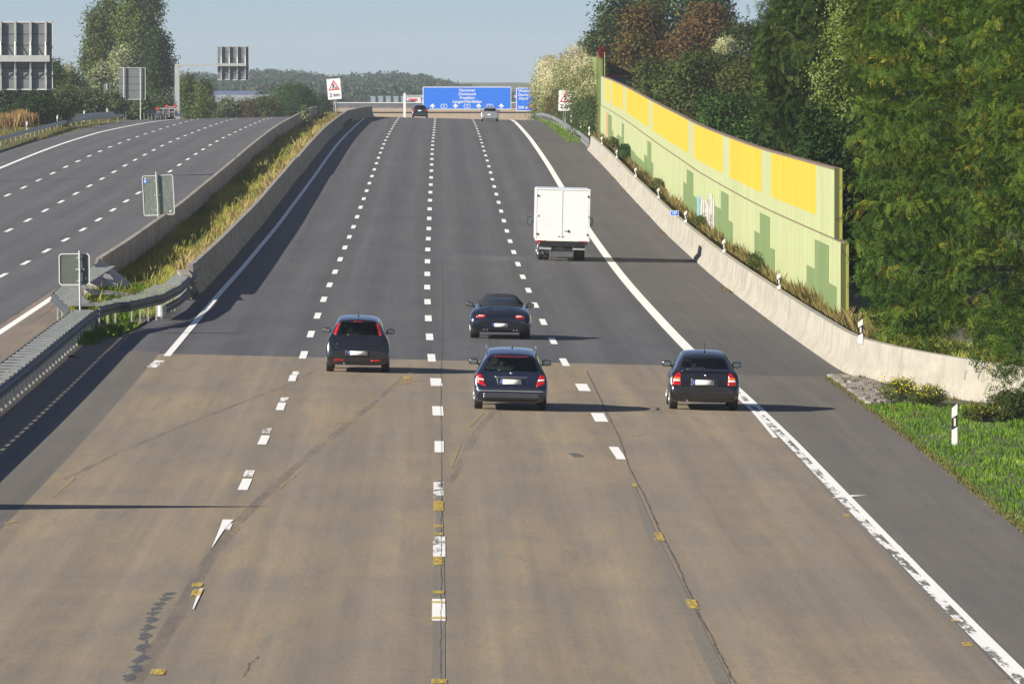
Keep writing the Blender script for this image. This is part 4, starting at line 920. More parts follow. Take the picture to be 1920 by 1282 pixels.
    # seats
    if spec.get('rear_win'):
        zt = spec['seat_top']
        for sx in (-1, 1):
            q = MB(); q.box((sx*.36, spec['seat_y'], zt-.42), (.48, .18, .55)); st_ = q.build('seat', MT['seat_cloth'], root, bevel=.05)
            q = MB(); q.box((sx*.36, spec['seat_y'], zt-.06), (.25, .10, .18)); q.build('headrest', MT['seat_cloth'], st_, bevel=.04)
            if spec.get('back_rests', True):
                q = MB(); q.box((sx*.40, spec['seat_y']-.95, zt-.16), (.24, .10, .16)); q.build('rear_headrest', MT['seat_cloth'], root, bevel=.04)
        q = MB(); q.box((0, spec['seat_y']-.95, zt-.5), (1.2, .16, .5)); q.build('rear_bench', MT['seat_cloth'], root, bevel=.04)
        q = MB(); rrect(q, .22, .07, .02, 0, .02, 0, zt+.02); mo = q.build('interior_mirror', MT['black_plastic'], root); mo.location = (0, spec['seat_y']+.75, 0)
    if spec.get('wiper'):
        wz0, wz1, x0, x1 = spec['wiper']; P([(x0, wz0), (x1, wz0+.005), (x1, wz0+.03), (x0, wz1)], 'rear', 'wiper', MT['black_plastic'], root, off=.02, th=.012, grid=.1)
    for rail_ in spec.get('rails', ()):
        for sx in (-1, 1):
            q = MB(); q.tube([(sx*a, b_, c_) for a, b_, c_ in rail_], .017, 8); q.build('roof_rail', MT['chrome'], root, smooth=True)
    return root, bvh
hatch = dict(paint='paint_black', len=4.05, axle=(.62, 3.13), hw=.835, r=.30, glass='glass_dark',
  st=[(0,.30,.50,.58,.66,.75,.72,.66),(.03,.22,.55,.66,.74,.81,.78,.72),(.07,.20,.66,.76,.78,.84,.80,.73),(.13,.20,.84,.92,.80,.85,.80,.70),(.20,.20,.91,1.00,.81,.85,.79,.66),(.38,.20,.94,1.22,.82,.85,.78,.565),(.50,.20,.94,1.35,.82,.85,.78,.535),(.53,.20,.94,1.375,.82,.85,.78,.53),(.60,.20,.94,1.39,.82,.85,.78,.535),(1.0,.20,.93,1.435,.82,.85,.77,.545),(1.8,.20,.91,1.475,.82,.85,.77,.55),(2.25,.20,.90,1.455,.82,.85,.77,.54),(2.75,.20,.89,1.20,.82,.85,.77,.60),(3.10,.20,.87,.97,.82,.84,.77,.66),(3.7,.20,.78,.85,.78,.81,.74,.60),(3.95,.22,.62,.68,.70,.74,.68,.52),(4.03,.30,.50,.54,.58,.62,.56,.42)],
  rear_win=[(-.54,1.01),(.54,1.01),(.44,1.33),(-.44,1.33)], side_win=[[(.95,.97),(1.9,.96),(1.9,1.36),(1.05,1.34),(.85,1.2)],[(2.0,.96),(2.85,.95),(2.25,1.36),(2.0,1.36)]],
  rear=[('tail_light',[(-.655,1.03),(-.60,.99),(-.575,.995),(-.485,1.31),(-.50,1.33),(-.54,1.30)],'lamp_red'),('reflector',[(-.64,.315),(-.36,.305),(-.36,.35),(-.60,.36)],'lamp_red'),('brake_light',[(-.12,1.345),(.12,1.345),(.12,1.358),(-.12,1.358)],'lamp_red'),('bumper_strip',[(-.62,.27),(.62,.27),(.60,.285),(-.60,.285)],'black_plastic'),('boot_lid',[(-.60,.655),(.60,.655),(.60,.664),(-.60,.664)],'sign_black',.004),('boot_lid',[(-.58,.745),(.58,.745),(.58,.775),(-.58,.775)],'paint_charcoal',.012),('plate_recess',[(-.33,.43),(.33,.43),(.33,.60),(-.33,.60)],'black_plastic',.004)],
  plate=(-.26,.26,.47,.58), mirror=(2.55,1.04,.86), mirror_box=.9, exhaust=[(-.36,.245,.0)], aerial=(0,.85,1.49,.12,.1), seat_top=1.27, seat_y=1.95, wiper=(1.0,1.03,-.3,.05))
conv = dict(tw=.29, paint='paint_blue_black', len=4.45, axle=(.85, 3.2), hw=.905, r=.325,
  st=[(0,.34,.52,.60,.70,.80,.76,.66),(.03,.24,.58,.68,.80,.88,.84,.74),(.10,.20,.66,.76,.84,.91,.87,.76),(.28,.20,.76,.83,.88,.94,.90,.76),(.55,.20,.80,.92,.89,.945,.89,.70),(.85,.20,.82,.985,.89,.945,.87,.62),(1.05,.20,.83,1.01,.88,.94,.85,.58),(1.12,.20,.84,1.03,.88,.93,.85,.57),(1.5,.20,.86,1.14,.86,.91,.83,.53),(1.85,.20,.88,1.22,.86,.90,.81,.49),(2.3,.20,.88,1.26,.86,.89,.80,.48),(2.7,.20,.87,1.20,.85,.89,.80,.48),(3.15,.20,.84,.95,.84,.90,.80,.60),(3.8,.20,.74,.78,.80,.87,.76,.5),(4.25,.20,.60,.62,.72,.78,.68,.42),(4.42,.28,.46,.48,.55,.6,.52,.3)],
  rear_win=None, side_win=[],
  rear=[('tail_light',[(-.76,.70),(-.70,.64),(-.56,.625),(-.45,.66),(-.46,.74),(-.52,.745)],'lamp_red'),('lamp_segment',[(-.68,.70),(-.50,.69),(-.49,.715),(-.66,.72)],'lamp_clear',.016),('spoiler_slot',[(-.46,.83),(.46,.83),(.44,.85),(-.44,.85)],'black_plastic'),('spoiler_slot',[(-.40,.775),(.40,.775),(.42,.80),(-.42,.80)],'black_plastic'),('spoiler_slot',[(-.2,.90),(.2,.90),(.19,.91),(-.19,.91)],'chrome',.006),('spoiler_slot',[(-.2,.875),(.2,.875),(.19,.885),(-.19,.885)],'chrome',.006),('soft_top_window_frame',[(-.01,1.3),(0,1.3),(0,1.301),(-.01,1.301)],'black_plastic'),('one_slot',[(-.78,.40),(-.60,.39),(-.62,.41),(-.77,.42)],'black_plastic'),('diffuser',[(-.5,.24),(.5,.24),(.46,.32),(-.46,.32)],'black_plastic')],
  plate=(-.23,.23,.375,.48), mirror=(2.55,.97,.93), exhaust=[(-.50,.28,.02),(-.40,.28,.02),(.50,.28,.02),(.40,.28,.02)])
conv['rear'] = [r_ for r_ in conv['rear'] if r_[0] not in ('soft_top_window_frame', 'one_slot')]
wagon = dict(paint='paint_navy', len=4.6, axle=(.95, 3.72), hw=.865, r=.315,
  st=[(0,.30,.48,.55,.70,.78,.76,.70),(.03,.22,.50,.60,.78,.84,.82,.76),(.10,.20,.60,.68,.81,.87,.85,.78),(.14,.20,.82,.90,.83,.88,.83,.74),(.19,.20,.90,.98,.84,.88,.82,.71),(.34,.20,.93,1.15,.85,.885,.81,.63),(.48,.20,.94,1.29,.85,.885,.80,.575),(.51,.20,.94,1.325,.85,.885,.80,.565),(.58,.20,.94,1.345,.85,.885,.80,.565),(1.2,.20,.93,1.43,.85,.885,.79,.575),(2.2,.20,.92,1.45,.85,.885,.79,.575),(2.7,.20,.91,1.41,.85,.885,.79,.57),(3.2,.20,.90,1.18,.85,.885,.79,.62),(3.6,.20,.88,.97,.85,.88,.79,.66),(4.2,.20,.80,.86,.81,.84,.75,.58),(4.5,.22,.62,.67,.72,.76,.68,.5),(4.6,.30,.50,.54,.6,.64,.56,.4)],
  rear_win=[(-.65,.945),(.65,.945),(.52,1.27),(-.52,1.27)], side_win=[[(.80,.97),(2.0,.96),(2.0,1.33),(1.0,1.29)],[(2.1,.96),(2.95,.95),(2.6,1.33),(2.1,1.33)]],
  rear=[('tail_light',[(-.82,.83),(-.80,.65),(-.60,.58),(-.63,.71),(-.69,.86),(-.80,.87)],'lamp_red'),('lamp_segment',[(-.795,.735),(-.64,.72),(-.655,.76),(-.80,.77)],'lamp_clear',.016),('brake_light',[(-.40,1.283),(.40,1.283),(.42,1.298),(-.42,1.298)],'lamp_dark_red'),('chrome_strip',[(-.385,.80),(.385,.80),(.39,.823),(-.39,.823)],'chrome',.014),('plate_recess',[(-.31,.62),(.31,.62),(.36,.79),(-.36,.79)],'black_plastic',.003),('bumper_strip',[(-.80,.465),(.80,.465),(.80,.49),(-.80,.49)],'paint_silver',.006),('bumper_strip',[(-.66,.395),(.66,.395),(.66,.41),(-.66,.41)],'chrome',.006),('bumper_strip',[(-.66,.345),(.66,.345),(.66,.36),(-.66,.36)],'chrome',.006),('diffuser',[(-.62,.24),(.62,.24),(.66,.32),(-.66,.32)],'black_plastic')],
  plate=(-.25,.25,.645,.755), mirror=(3.15,1.06,.89), mirror_box=.6, aerial=(.02,.8,1.485,.07,.03), seat_top=1.25, seat_y=2.45, wiper=(.965,.99,-.33,.05),
  rails=[[(.59,.60,1.31),(.59,.72,1.40),(.595,1.0,1.455),(.595,2.1,1.475),(.59,2.5,1.46),(.59,2.65,1.40)]])
notch = dict(paint='paint_black', len=4.1, axle=(.72, 3.33), hw=.835, r=.30, glass='glass_tinted',
  st=[(0,.32,.50,.57,.66,.75,.73,.67),(.03,.24,.53,.62,.76,.81,.79,.73),(.10,.21,.60,.68,.79,.84,.82,.76),(.14,.20,.80,.88,.81,.85,.81,.72),(.18,.20,.88,.955,.82,.855,.80,.70),(.30,.20,.91,.99,.83,.855,.795,.68),(.55,.20,.92,1.12,.83,.855,.785,.61),(.82,.20,.92,1.27,.83,.855,.78,.555),(.95,.20,.92,1.325,.83,.855,.78,.545),(1.5,.20,.92,1.40,.83,.855,.77,.545),(2.1,.20,.91,1.405,.83,.855,.77,.54),(2.45,.20,.90,1.37,.83,.855,.77,.54),(2.95,.20,.89,1.12,.83,.855,.77,.61),(3.25,.20,.87,.96,.83,.85,.77,.66),(3.8,.20,.78,.84,.79,.82,.74,.6),(4.0,.22,.62,.67,.70,.74,.68,.5),(4.08,.30,.50,.54,.58,.62,.56,.42)],
  rear_win=[(-.60,.975),(.60,.975),(.48,1.25),(-.48,1.25)], side_win=[[(1.0,.97),(2.0,.96),(2.0,1.30),(1.2,1.28)],[(2.1,.96),(2.95,.95),(2.5,1.30),(2.1,1.30)]],
  rear=[('tail_light',[(-.785,.62),(-.56,.62),(-.575,.84),(-.605,.93),(-.70,.88),(-.765,.76)],'lamp_red'),('lamp_segment',[(-.765,.705),(-.575,.705),(-.578,.75),(-.755,.75)],'lamp_clear',.016),('turn_lamp',[(-.755,.753),(-.578,.753),(-.58,.80),(-.74,.80)],'lamp_orange',.015),('spoiler_slot',[(-.56,.955),(.56,.955),(.58,.99),(0,1.01),(-.58,.99)],'paint_black',.05),('plate_recess',[(-.33,.60),(.33,.60),(.33,.80),(-.33,.80)],'black_plastic',.003),('bumper_strip',[(-.70,.39),(.70,.39),(.70,.40),(-.70,.40)],'black_plastic',.006),('boot_lid',[(-.66,.575),(.66,.575),(.66,.584),(-.66,.584)],'sign_black',.004)],
  plate=(-.27,.24,.635,.745), mirror=(2.75,1.03,.86), mirror_box=.6, exhaust=[(-.42,.24,.0)], aerial=(.02,1.3,1.40,.24,.06), seat_top=1.22, seat_y=2.05, wiper=(1.0,1.02,-.45,.0))
def badge(root, x, z, bvh, r=.035):
    patch(bvh, [(x+r*math.cos(a), z+r*math.sin(a)) for a in np.linspace(0, 2*math.pi, 12, endpoint=False)], 'rear', 'badge', MT['chrome'], root, off=.012, th=.012, grid=1)
car(dict(px=670, row=697.5, label='black hatchback with tall red lamps beside its rear window, leftmost of the near cars'), hatch)
ro, bv = car(dict(px=937, row=634.5, label='dark blue convertible sports car with black fabric roof, ahead of the estate car'), conv)
# soft top over the cabin, with its rear window
bm = bmesh.new()
bm.free()
st_top = [(.98,.98,1.0,.62,.58),(1.05,.98,1.06,.64,.57),(1.25,.97,1.16,.66,.545),(1.5,.96,1.24,.68,.525),(1.85,.95,1.30,.69,.50),(2.3,.95,1.31,.69,.49),(2.65,.95,1.27,.68,.49),(2.72,.95,1.22,.67,.48)]
q = MB(); V = []
for (yy, zb, zt, wb, wt) in st_top:
    V += [(x, yy, z) for x, z in ((-wb-.03, zb-.08), (-wb, zb+.3*(zt-zb)), (-wt-.01, zt-.07), (-wt*.85, zt-.012), (-wt*.4, zt+.012), (0, zt+.018), (wt*.4, zt+.012), (wt*.85, zt-.012), (wt+.01, zt-.07), (wb, zb+.3*(zt-zb)), (wb+.03, zb-.08))]
n = 11; q.add(V, [(i*n+k, i*n+k+1, (i+1)*n+k+1, (i+1)*n+k) for i in range(len(st_top)-1) for k in range(n-1)] + [tuple(range(n)), tuple(range((len(st_top)-1)*n, len(st_top)*n))])
tp = q.build('soft_top', MT['soft_top'], ro, smooth=True)
bm = bmesh.new(); bm.from_mesh(tp.data); bt = BVHTree.FromBMesh(bm); bm.free()
patch(bt, [(-.46,1.06),(.46,1.06),(.42,1.20),(.34,1.22),(-.34,1.22),(-.42,1.20)], 'rear', 'rear_window', mat('dark_blue_glass', (.02,.03,.05), .12, coat=.3), ro, off=.006, th=.006, grid=.06)
ro, bv = car(dict(px=956, row=768, label='dark navy estate car with roof rails and a chrome strip over its plate'), wagon)
badge(ro, 0, .91, bv)
ro, bv = car(dict(px=1318, row=768.5, yaw=-.004, label='black compact car with orange and white lamp bands, rightmost car beside the edge line'), notch)
badge(ro, .02, .86, bv, .03)
far1 = dict(hatch); far1.update(paint='paint_black', rear=[('tail_light',[(-.76,.80),(-.50,.78),(-.52,.92),(-.74,.94)],'lamp_red')], plate=(-.26,.26,.76,.87), wiper=None)
car(dict(px=0, row=0, s=-.0, y=880, label='small dark car at the crest, left of the silver car'), far1)
for o in [o_ for o_ in C.objects if o_.name.startswith('car') and o_.type == 'EMPTY' and o_.get('label', '').startswith('small dark')]:
    o.location = P3((787.5-816)/F*880, 880)
far2 = dict(notch); far2.update(paint='paint_silver', rear=[('tail_light',[(-.80,.86),(-.56,.82),(-.56,.93),(-.72,.98)],'lamp_red')], plate=(-.26,.26,.60,.71), wiper=None, aerial=None)
car(dict(px=918, row=228, label='silver car approaching the crest below the blue direction sign'), far2)
# --- white box van
s_, ya = G(1052, 487.8); rs = rframe(ya, s_)
tv = empty('van', P3(s_, ya-1.3), (rs[0], rs[1], rs[2]+.004), 'white box van with double rear doors, driving alone in the right lane', 'van')
q = MB(); q.box((0, 1.9, 1.93), (2.26, 4.2, 2.16)); q.build('cargo_box', MT['white_gloss'], tv, bevel=.035)
for sx in (-1, 1):
    q = MB(); q.box((sx*.545, -.215, 1.93), (1.065, .03, 2.04)); dr = q.build('rear_door', MT['white_gloss'], tv, bevel=.006)
    for z in (1.12, 2.72, 1.9):
        q = MB(); q.box((sx*1.05, -.245, z), (.05, .03, .08)); q.build('hinge', MT['black_plastic'] if z != 1.9 else MT['white_gloss'], dr)
    q = MB(); q.cyl((sx*.085-.05, -.236, 1.03), .025, .02, 'y', 10); q.build('lock', MT['black_plastic'], dr)
q = MB(); q.box((.25, -.245, 1.26), (.05, .03, .10)); q.box((.15, -.24, 1.26), (.16, .02, .02)); q.build('door_handle', MT['black_plastic'], dr)
for x in (-1.11, 1.11):
    q = MB(); q.box((x, -.21, 1.93), (.045, .05, 2.18)); q.build('corner_trim', MT['white_paint'], tv)
q = MB(); q.box((0, -.21, .875), (2.28, .06, .07)); q.box((0, -.21, 3.0), (2.28, .06, .05)); q.build('door_frame', MT['white_paint'], tv)
q = MB(); q.box((0, 1.6, .72), (1.9, 3.9, .22)); q.box((0, .4, .55), (.9, 1.4, .3)); q.build('chassis', MT['black_plastic'], tv)
q = MB(); q.box((0, -.22, .52), (1.9, .16, .07)); q.box((-.35, -.20, .60), (1.1, .08, .10)); q.build('rear_bumper', MT['galvanised_post'], tv)
q = MB(); q.box((.12, -.29, .63), (.72, .02, .13)); q.build('number_plate', MT['plate_white'], tv)
for sx in (-1, 1):
    q = MB(); q.box((sx*.86, -.24, .77), (.38, .10, .17)); l = q.build('tail_light', MT['lamp_red'], tv, bevel=.01)
    q = MB(); q.box((sx*.90, -.297, .74), (.14, .012, .06)); q.build('lamp_segment', MT['lamp_clear'], l)
    q = MB(); q.box((sx*.80, 0.05, .55), (.28, .03, .38)); q.build('mud_flap', MT['black_plastic'], tv)
    q = MB(); q.box((sx*1.30, 4.9, 1.55), (.20, .12, .34)); mo = q.build('mirror', MT['black_plastic'], tv, bevel=.03)
    q = MB(); q.box((sx*1.30, 4.835, 1.55), (.16, .01, .28)); q.build('mirror_glass', MT['mirror_glass'], mo)
    q = MB(); q.tube([(sx*1.0, 4.95, 1.5), (sx*1.22, 4.9, 1.5)], .03, 8); q.build('mirror_arm', MT['black_plastic'], mo)
q = MB(); V = []
for (yy, zt, w_) in ((4.02,2.35,.96),(4.7,2.35,.95),(5.35,1.45,.93),(5.75,1.15,.88),(5.95,.8,.8)):
    V += [(-w_, yy, .4), (w_, yy, .4), (w_, yy, zt*.7), (w_*.88, yy, zt), (-w_*.88, yy, zt), (-w_, yy, zt*.7)]
q.add(V, [(i*6+k, i*6+(k+1) % 6, i*6+6+(k+1) % 6, i*6+6+k) for i in range(4) for k in range(6)] + [tuple(range(6)), tuple(range(24, 30))]); q.build('cab', MT['white_gloss'], tv, bevel=.03)
wheels(tv, (1.3, 4.95), .98, .34, .24); 
for sx in (-1, 1):
    q = MB(); lathe(q, [(0,.2),(0,.31),(-sx*.04,.34),(-sx*.18,.34),(-sx*.2,.31),(-sx*.2,.2)], (sx*.72, 1.3, .34)); q.build('inner_wheel', MT['black_rubber'], tv, smooth=True)
q = MB(); q.tube([(-.8, -.1, .33), (-.8, 1.0, .33)], .04, 10); q.build('exhaust_pipe', MT['galvanised'], tv)
# --- maintenance trailer on the far left shoulder
s_ = (311-815)/F*842; tq = empty('trailer', P3(s_, 842), (0, 0, .1), 'grey maintenance trailer with red corner lamps on the far left shoulder', 'trailer')
q = MB(); q.box((0, 1.2, .75), (1.9, 2.4, .10))
for x in (-.85, -.3, .3, .85): q.box((x, 0, .62), (.08, .08, .9))
q.box((0, 0, 1.12), (1.9, .08, .14)); q.box((.45, 1.3, 1.28), (1.0, .1, .10)); q.build('frame', MT['galvanised_post'], tq)
for x in (-.93, .1, .92):
    q = MB(); q.box((x, -.03 if x < 0 else .4, 1.10 if x < 0 else 1.36), (.34, .2, .22)); q.build('corner_lamp', MT['trailer_red'], tq, bevel=.03)
q = MB(); q.box((-.2, .3, .72), (1.0, .6, .5)); q.build('machine', mat('machine_grey', (.22,.20,.19), .6, noise=4), tq, bevel=.05)
for x in (-.9, .5, .95):
    q = MB(); lathe(q, [(0,.15),(0,.28),(.03,.32),(.15,.32),(.18,.28),(.18,.15)], (x-.09, .3 if x != .95 else 1.8, .32)); q.build('wheel', MT['black_rubber'], tq, smooth=True)
q = MB(); q.box((.55, -.1, .75), (.10, .06, .12)); q.build('beacon', MT['beacon_orange'], tq)
wb = empty('warning_beacon', P3(-10, 900)); wb.location = PY(997, 206, 1100); wb.location.z = float(zg(12.5, 1100)); tag(wb, 'orange warning beacon on a post at the edge of the blossoming climbers', 'beacon')
zz = PY(997, 199.5, 1100).z - wb.location.z
q = MB(); q.tube([(0,0,0),(0,0,zz)], .05, 8); q.build('post', MT['galvanised_post'], wb)
q = MB(); lathe(q, [(0,.1),(0,.30),(.12,.30),(.12,.1)], (0,0,0)); o = q.build('lamp', MT['beacon_orange'], wb); o.rotation_euler = (0,0,R(90)); o.location = (0,-.1,zz)
# ------------------------------------------------------------------ vegetation
def T_leaf(w=.5, bend=.12): return np.array([[(0,0,0),(.5,w/2,bend),(1,0,0),(.5,-w/2,bend)]], float)
def T_frond(n=5, lw=.11, ll=.30):
    q = []
    for i in range(n):
        x = .15 + .8*i/(n-1); z = -.25*(x**2); l = ll*(1-.35*abs(x-.5))
        for sgn in (-1, 1): q.append([(x, 0, z), (x+lw*.5+.05, sgn*l*.5, z+.02), (x+.10, sgn*l, z-.05), (x-lw*.5+.05, sgn*l*.5, z+.02)])
    q.append([(.95,0,-.24),(1.05,.05,-.27),(1.2,0,-.32),(1.05,-.05,-.27)]); return np.array(q, float)
def T_tuft(k, seed, w=.55):
    r = np.random.default_rng(seed); q = []
    for _ in range(k):
        c_ = r.normal(0, .35, 3); a = r.normal(0, 1, 3); a /= np.linalg.norm(a); b_ = np.cross(a, r.normal(0, 1, 3)); b_ /= np.linalg.norm(b_); h = .45
        q.append([c_-a*h, c_+b_*h*w, c_+a*h, c_-b_*h*w])
    return np.array(q, float)
def place_T(P, N, size, T, r, droop=0.0):
    n = len(P); N = N/np.linalg.norm(N, axis=1, keepdims=True)
    a = r.normal(0, 1, (n, 3)); a[:, 2] -= droop; a -= N*(a*N).sum(1, keepdims=True); a /= np.linalg.norm(a, axis=1, keepdims=True)
    b_ = np.cross(N, a); Fm = np.stack([a, b_, N], 1)            # rows: local axes
    V = np.einsum('kvj,njl->nkvl', T, Fm)*size[:, None, None, None] + P[:, None, None, :]
    k = T.shape[0]; V = V.reshape(-1, 3); Q = np.arange(n*k*4).reshape(-1, 4); return V, Q, k
def crown(r, n, blobs, per, cr, flat=.55):
    B = np.array(blobs, float); w = (B[:, 3]*B[:, 4]*B[:, 5])**(2/3); w /= w.sum(); out_c = []; out_n = []
    while sum(map(len, out_c)) < n:
        m = n*2; i = r.choice(len(B), m, p=w); d = r.normal(0, 1, (m, 3)); d /= np.linalg.norm(d, axis=1, keepdims=True)
        rad = 1 - np.abs(r.normal(0, .15, m)); rad = np.where(r.random(m) < .09, r.uniform(.4, .9, m), rad)
        c_ = B[i, :3] + d*B[i, 3:6]*rad[:, None]
        q = (c_[:, None, :] - B[None, :, :3])/B[None, :, 3:6]; ins = (q**2).sum(-1); ins[np.arange(m), i] = 9
        ok = (ins.min(1) > .62) if len(B) > 1 else np.ones(m, bool)
        out_c.append(c_[ok]); out_n.append((d + r.normal(0, .35, d.shape))[ok])
    c_ = np.concatenate(out_c)[:n]; d = np.concatenate(out_n)[:n]; ti = r.random(n)
    P = np.repeat(c_, per, 0) + r.normal(0, 1, (n*per, 3))*cr*np.array([1, 1, flat])
    N = np.repeat(d, per, 0)*1.0 + np.array([0, 0, .45]) + r.normal(0, .50, (n*per, 3))
    return P, N, np.repeat(ti, per), np.repeat(c_, per, 0)
def env_blobs(r, w, d, z0, z1, nb, k=(.30, .46), col=1.0):
    cz = (z0+z1)/2; rz = (z1-z0)/2; L = [(0, 0, cz, w*.34, d*.34, rz*.80)]
    for i in range(nb):
        a = r.uniform(0, 2*math.pi); t_ = r.uniform(-.85, .95); rr = math.sqrt(max(0, 1-t_*t_)); q = r.uniform(*k); f = 1-q
        L.append((math.cos(a)*rr*w/2*f, math.sin(a)*rr*d/2*f, cz+t_*rz*(1-q*w/2/rz*.9 if rz > w*q/2 else .5), w/2*q*1.05, d/2*q*1.05, min(w/2*q*1.1*col, rz*.6)))
    L.append((0, 0, z1-rz*.28, w*.22, d*.22, rz*.28)); return L
def trunk(root, h, r0, blobs, seed, name='trunk', lean=0):
    q = MB(); rr = random.Random(seed); pts = [(0,0,-.4)] + [(rr.uniform(-.1,.1)*h*.1*k, rr.uniform(-.1,.1)*h*.1*k, h*k/5) for k in range(1, 5)]
    q.tube(pts, [r0*1.15, r0, r0*.85, r0*.6, r0*.35], 8)
    for b_ in blobs[1:7]:
        z = min(max(.25*h, b_[2]*.6), h*.7); m_ = Vector((b_[0]*.5, b_[1]*.5, (z+b_[2])/2+.1)); q.tube([(0,0,z), m_, b_[:3]], [r0*.45, r0*.3, r0*.1], 6)
    q.build(name, MT['bark'], root, smooth=True)
def plant(name, label, cat, loc, w, d, z0, z1, n, per, cr, size, T, m, seed, nb=8, blobs=None, trunk_r=.15, group=None, tfun=None, droop=.0, flat=.55, zmin=None, parts=('crown','trunk'), col=1.0, kk=(.30,.46), side=None):
    if side is None: side = 1 if group == gt else 0
    r = np.random.default_rng(seed); root = empty(name, loc, label=label, cat=cat, group=group)
    B = blobs or env_blobs(r, w, d, z0, z1, nb, kk, col)
    P, N, ti, _ = crown(r, n, B, per, cr, flat)
    if zmin is not None: P[:, 2] = np.maximum(P[:, 2], zmin + r.random(len(P))*.15)
    if side:
        wy = P[:, 1] + loc[1]; ws = P[:, 0] + loc[0] - xc(wy)
        if side > 0:
            k_ = (ws < 13.5) & (wy > 251); ws2 = np.where(k_, 13.5 + np.abs(13.5-ws)*.35, ws)
        else: ws2 = np.where(ws > 12.85, 12.85 - r.random(len(ws))*.25, ws)
        P[:, 0] += ws2 - ws
    V, Q, k = place_T(P, N, size*r.uniform(.7, 1.25, len(P)), T, r, droop)
    t_ = ti*.68 + r.random(len(P))*.32
    if tfun: t_ = tfun(P, t_, r)
    t_ = np.clip(np.repeat(t_, k) + r.normal(0, .05, len(P)*k), 0, 1)
    npmesh(parts[0], V, Q, MT[m], root, t_)
    if trunk_r: trunk(root, z1*.85, trunk_r, B, seed, parts[1])
    return root
gt = 'trees in the wood behind the noise wall'
def gz(x, y): 
    s_ = x - float(xc(y)); return float(zg(np.clip(s_, -45, 20), y) + lift(s_, y))
def tr_(name, label, cat, px, y, wpx, top, m, n, per, cr, size, T, seed, z0f=0., **kw):
    x = (px-960)/F*y; w = wpx/F*y; zb = gz(x, y); z1 = PY(0, top, y).z - zb
    return plant(name, label, cat, (x, y, zb), w, kw.pop('d', w), z1*z0f, z1, n, per, cr, size, T, m, seed, **kw)
FR = T_frond(); LF = T_leaf(.62); LN = T_leaf(.42); TU = [T_tuft(5, s) for s in range(4)]; TS = T_tuft(4, 9, .5)
gt = 'trees in the wood behind the noise wall'
# nearest robinia, its crown hanging over the barrier
r = np.random.default_rng(21); x0 = 15.0; zb = gz(x0, 234)
def rel(px, row, y, rad, rz=None): p = PY(px, row, y); return (p.x-x0, y-234, p.z-zb, rad, rad*1.1, rz or rad)
B = [(0,0,6,3.2,3.2,5.2)]
for (px, row, y, rad, rz) in ((1720,40,236,1.6,1.6),(1700,180,233,1.5,1.4),(1690,300,230,1.35,1.1),(1672,418,229,1.2,.9),(1705,510,228,1.3,1.0),(1740,600,225,1.2,.9),(1790,380,226,1.7,1.5),(1800,220,228,1.8,1.6),(1820,60,229,1.9,1.7),(1850,530,221,1.4,1.2),(1905,640,214,1.15,.95),(1890,440,222,1.6,1.3),(1920,250,224,1.8,1.8),(1930,90,226,1.9,1.8),(1990,560,222,1.9,1.6),(1990,350,222,2.2,2.2),(1900,-60,232,2.2,1.8),(1780,-80,238,2.0,1.6),(2050,100,228,2.6,2.6),(1665,120,240,1.1,1.0),(1650,350,233,.8,.5),(1642,440,231,.55,.4),(1655,250,236,.8,.6),(1870,600,216,.8,.7),(1872,665,204,.55,.45),(1905,715,203,.62,.5),(1850,655,205,.35,.3),(1925,760,202,.5,.45),(1888,600,206,.9,.7),(1660,560,228,.6,.6),(1700,640,226,.7,.5)):
    B.append(rel(px, row, y, rad, rz))
plant('robinia_tree', 'nearest robinia with feathery green and yellowing leaves, hanging over the barrier', 'tree', (x0, 234, zb), 0, 0, 0, 11, 2900, 12, .19, .26, FR, 'leaf_robinia', 21, blobs=B, trunk_r=.28, group=gt, droop=.8, flat=.45)
tr_('robinia_tree', 'tall robinia filling the top right corner, right behind the nearest one', 'tree', 1775, 266, 400, -150, 'leaf_robinia', 1500, 10, .27, .32, FR, 31, .12, nb=14, trunk_r=.25, group=gt, droop=.7)
tr_('aspen_tree', 'slender aspen with pale round shimmering leaves between robinia and dark wood', 'tree', 1618, 300, 185, -70, 'leaf_poplar', 1500, 16, .24, .12, LF, 32, .38, nb=10, trunk_r=.15, group=gt, tfun=lambda P, t, r: t*.75+.3)
tr_('robinia_tree', 'dark green robinia above the near end of the yellow panels', 'tree', 1520, 335, 250, -90, 'leaf_dark', 1100, 8, .36, .38, FR, 33, .25, nb=12, trunk_r=.22, group=gt, droop=.6)
tr_('robinia_tree', 'dark robinia crown right of the gap of sky at the top', 'tree', 1482, 430, 130, -25, 'leaf_dark', 900, 8, .42, .42, FR, 34, .25, nb=10, trunk_r=.22, group=gt, droop=.6, tfun=lambda P, t, r: t*.8+.12)
tr_('thicket_shrub', 'olive shrub mass above the second and third nearest yellow panels', 'shrub', 1420, 445, 190, 108, 'leaf_olive', 2000, 12, .34, .20, LN, 35, .0, nb=12, trunk_r=.1, group=gt)
tr_('thicket_shrub', 'green shrub mass above the middle yellow panels', 'shrub', 1310, 500, 175, 98, 'leaf_olive', 1800, 12, .38, .22, LN, 36, .0, nb=12, trunk_r=.1, group=gt, tfun=lambda P, t, r: t*.8)
tr_('thicket_shrub', 'dark green shrub with brown leaves over the farthest yellow panels', 'shrub', 1225, 600, 110, 112, 'leaf_dark', 1300, 12, .40, .26, LN, 37, .0, nb=10, trunk_r=.1, group=gt, tfun=lambda P, t, r: np.where(r.random(len(t)) < .25, 1, t))
tr_('maple_tree', 'brown autumn tree left of the two brown crowns at the top', 'tree', 1208, 665, 125, 8, 'leaf_brown', 1500, 12, .42, .26, LF, 38, .15, nb=12, trunk_r=.2, group=gt, tfun=lambda P, t, r: t*.85)
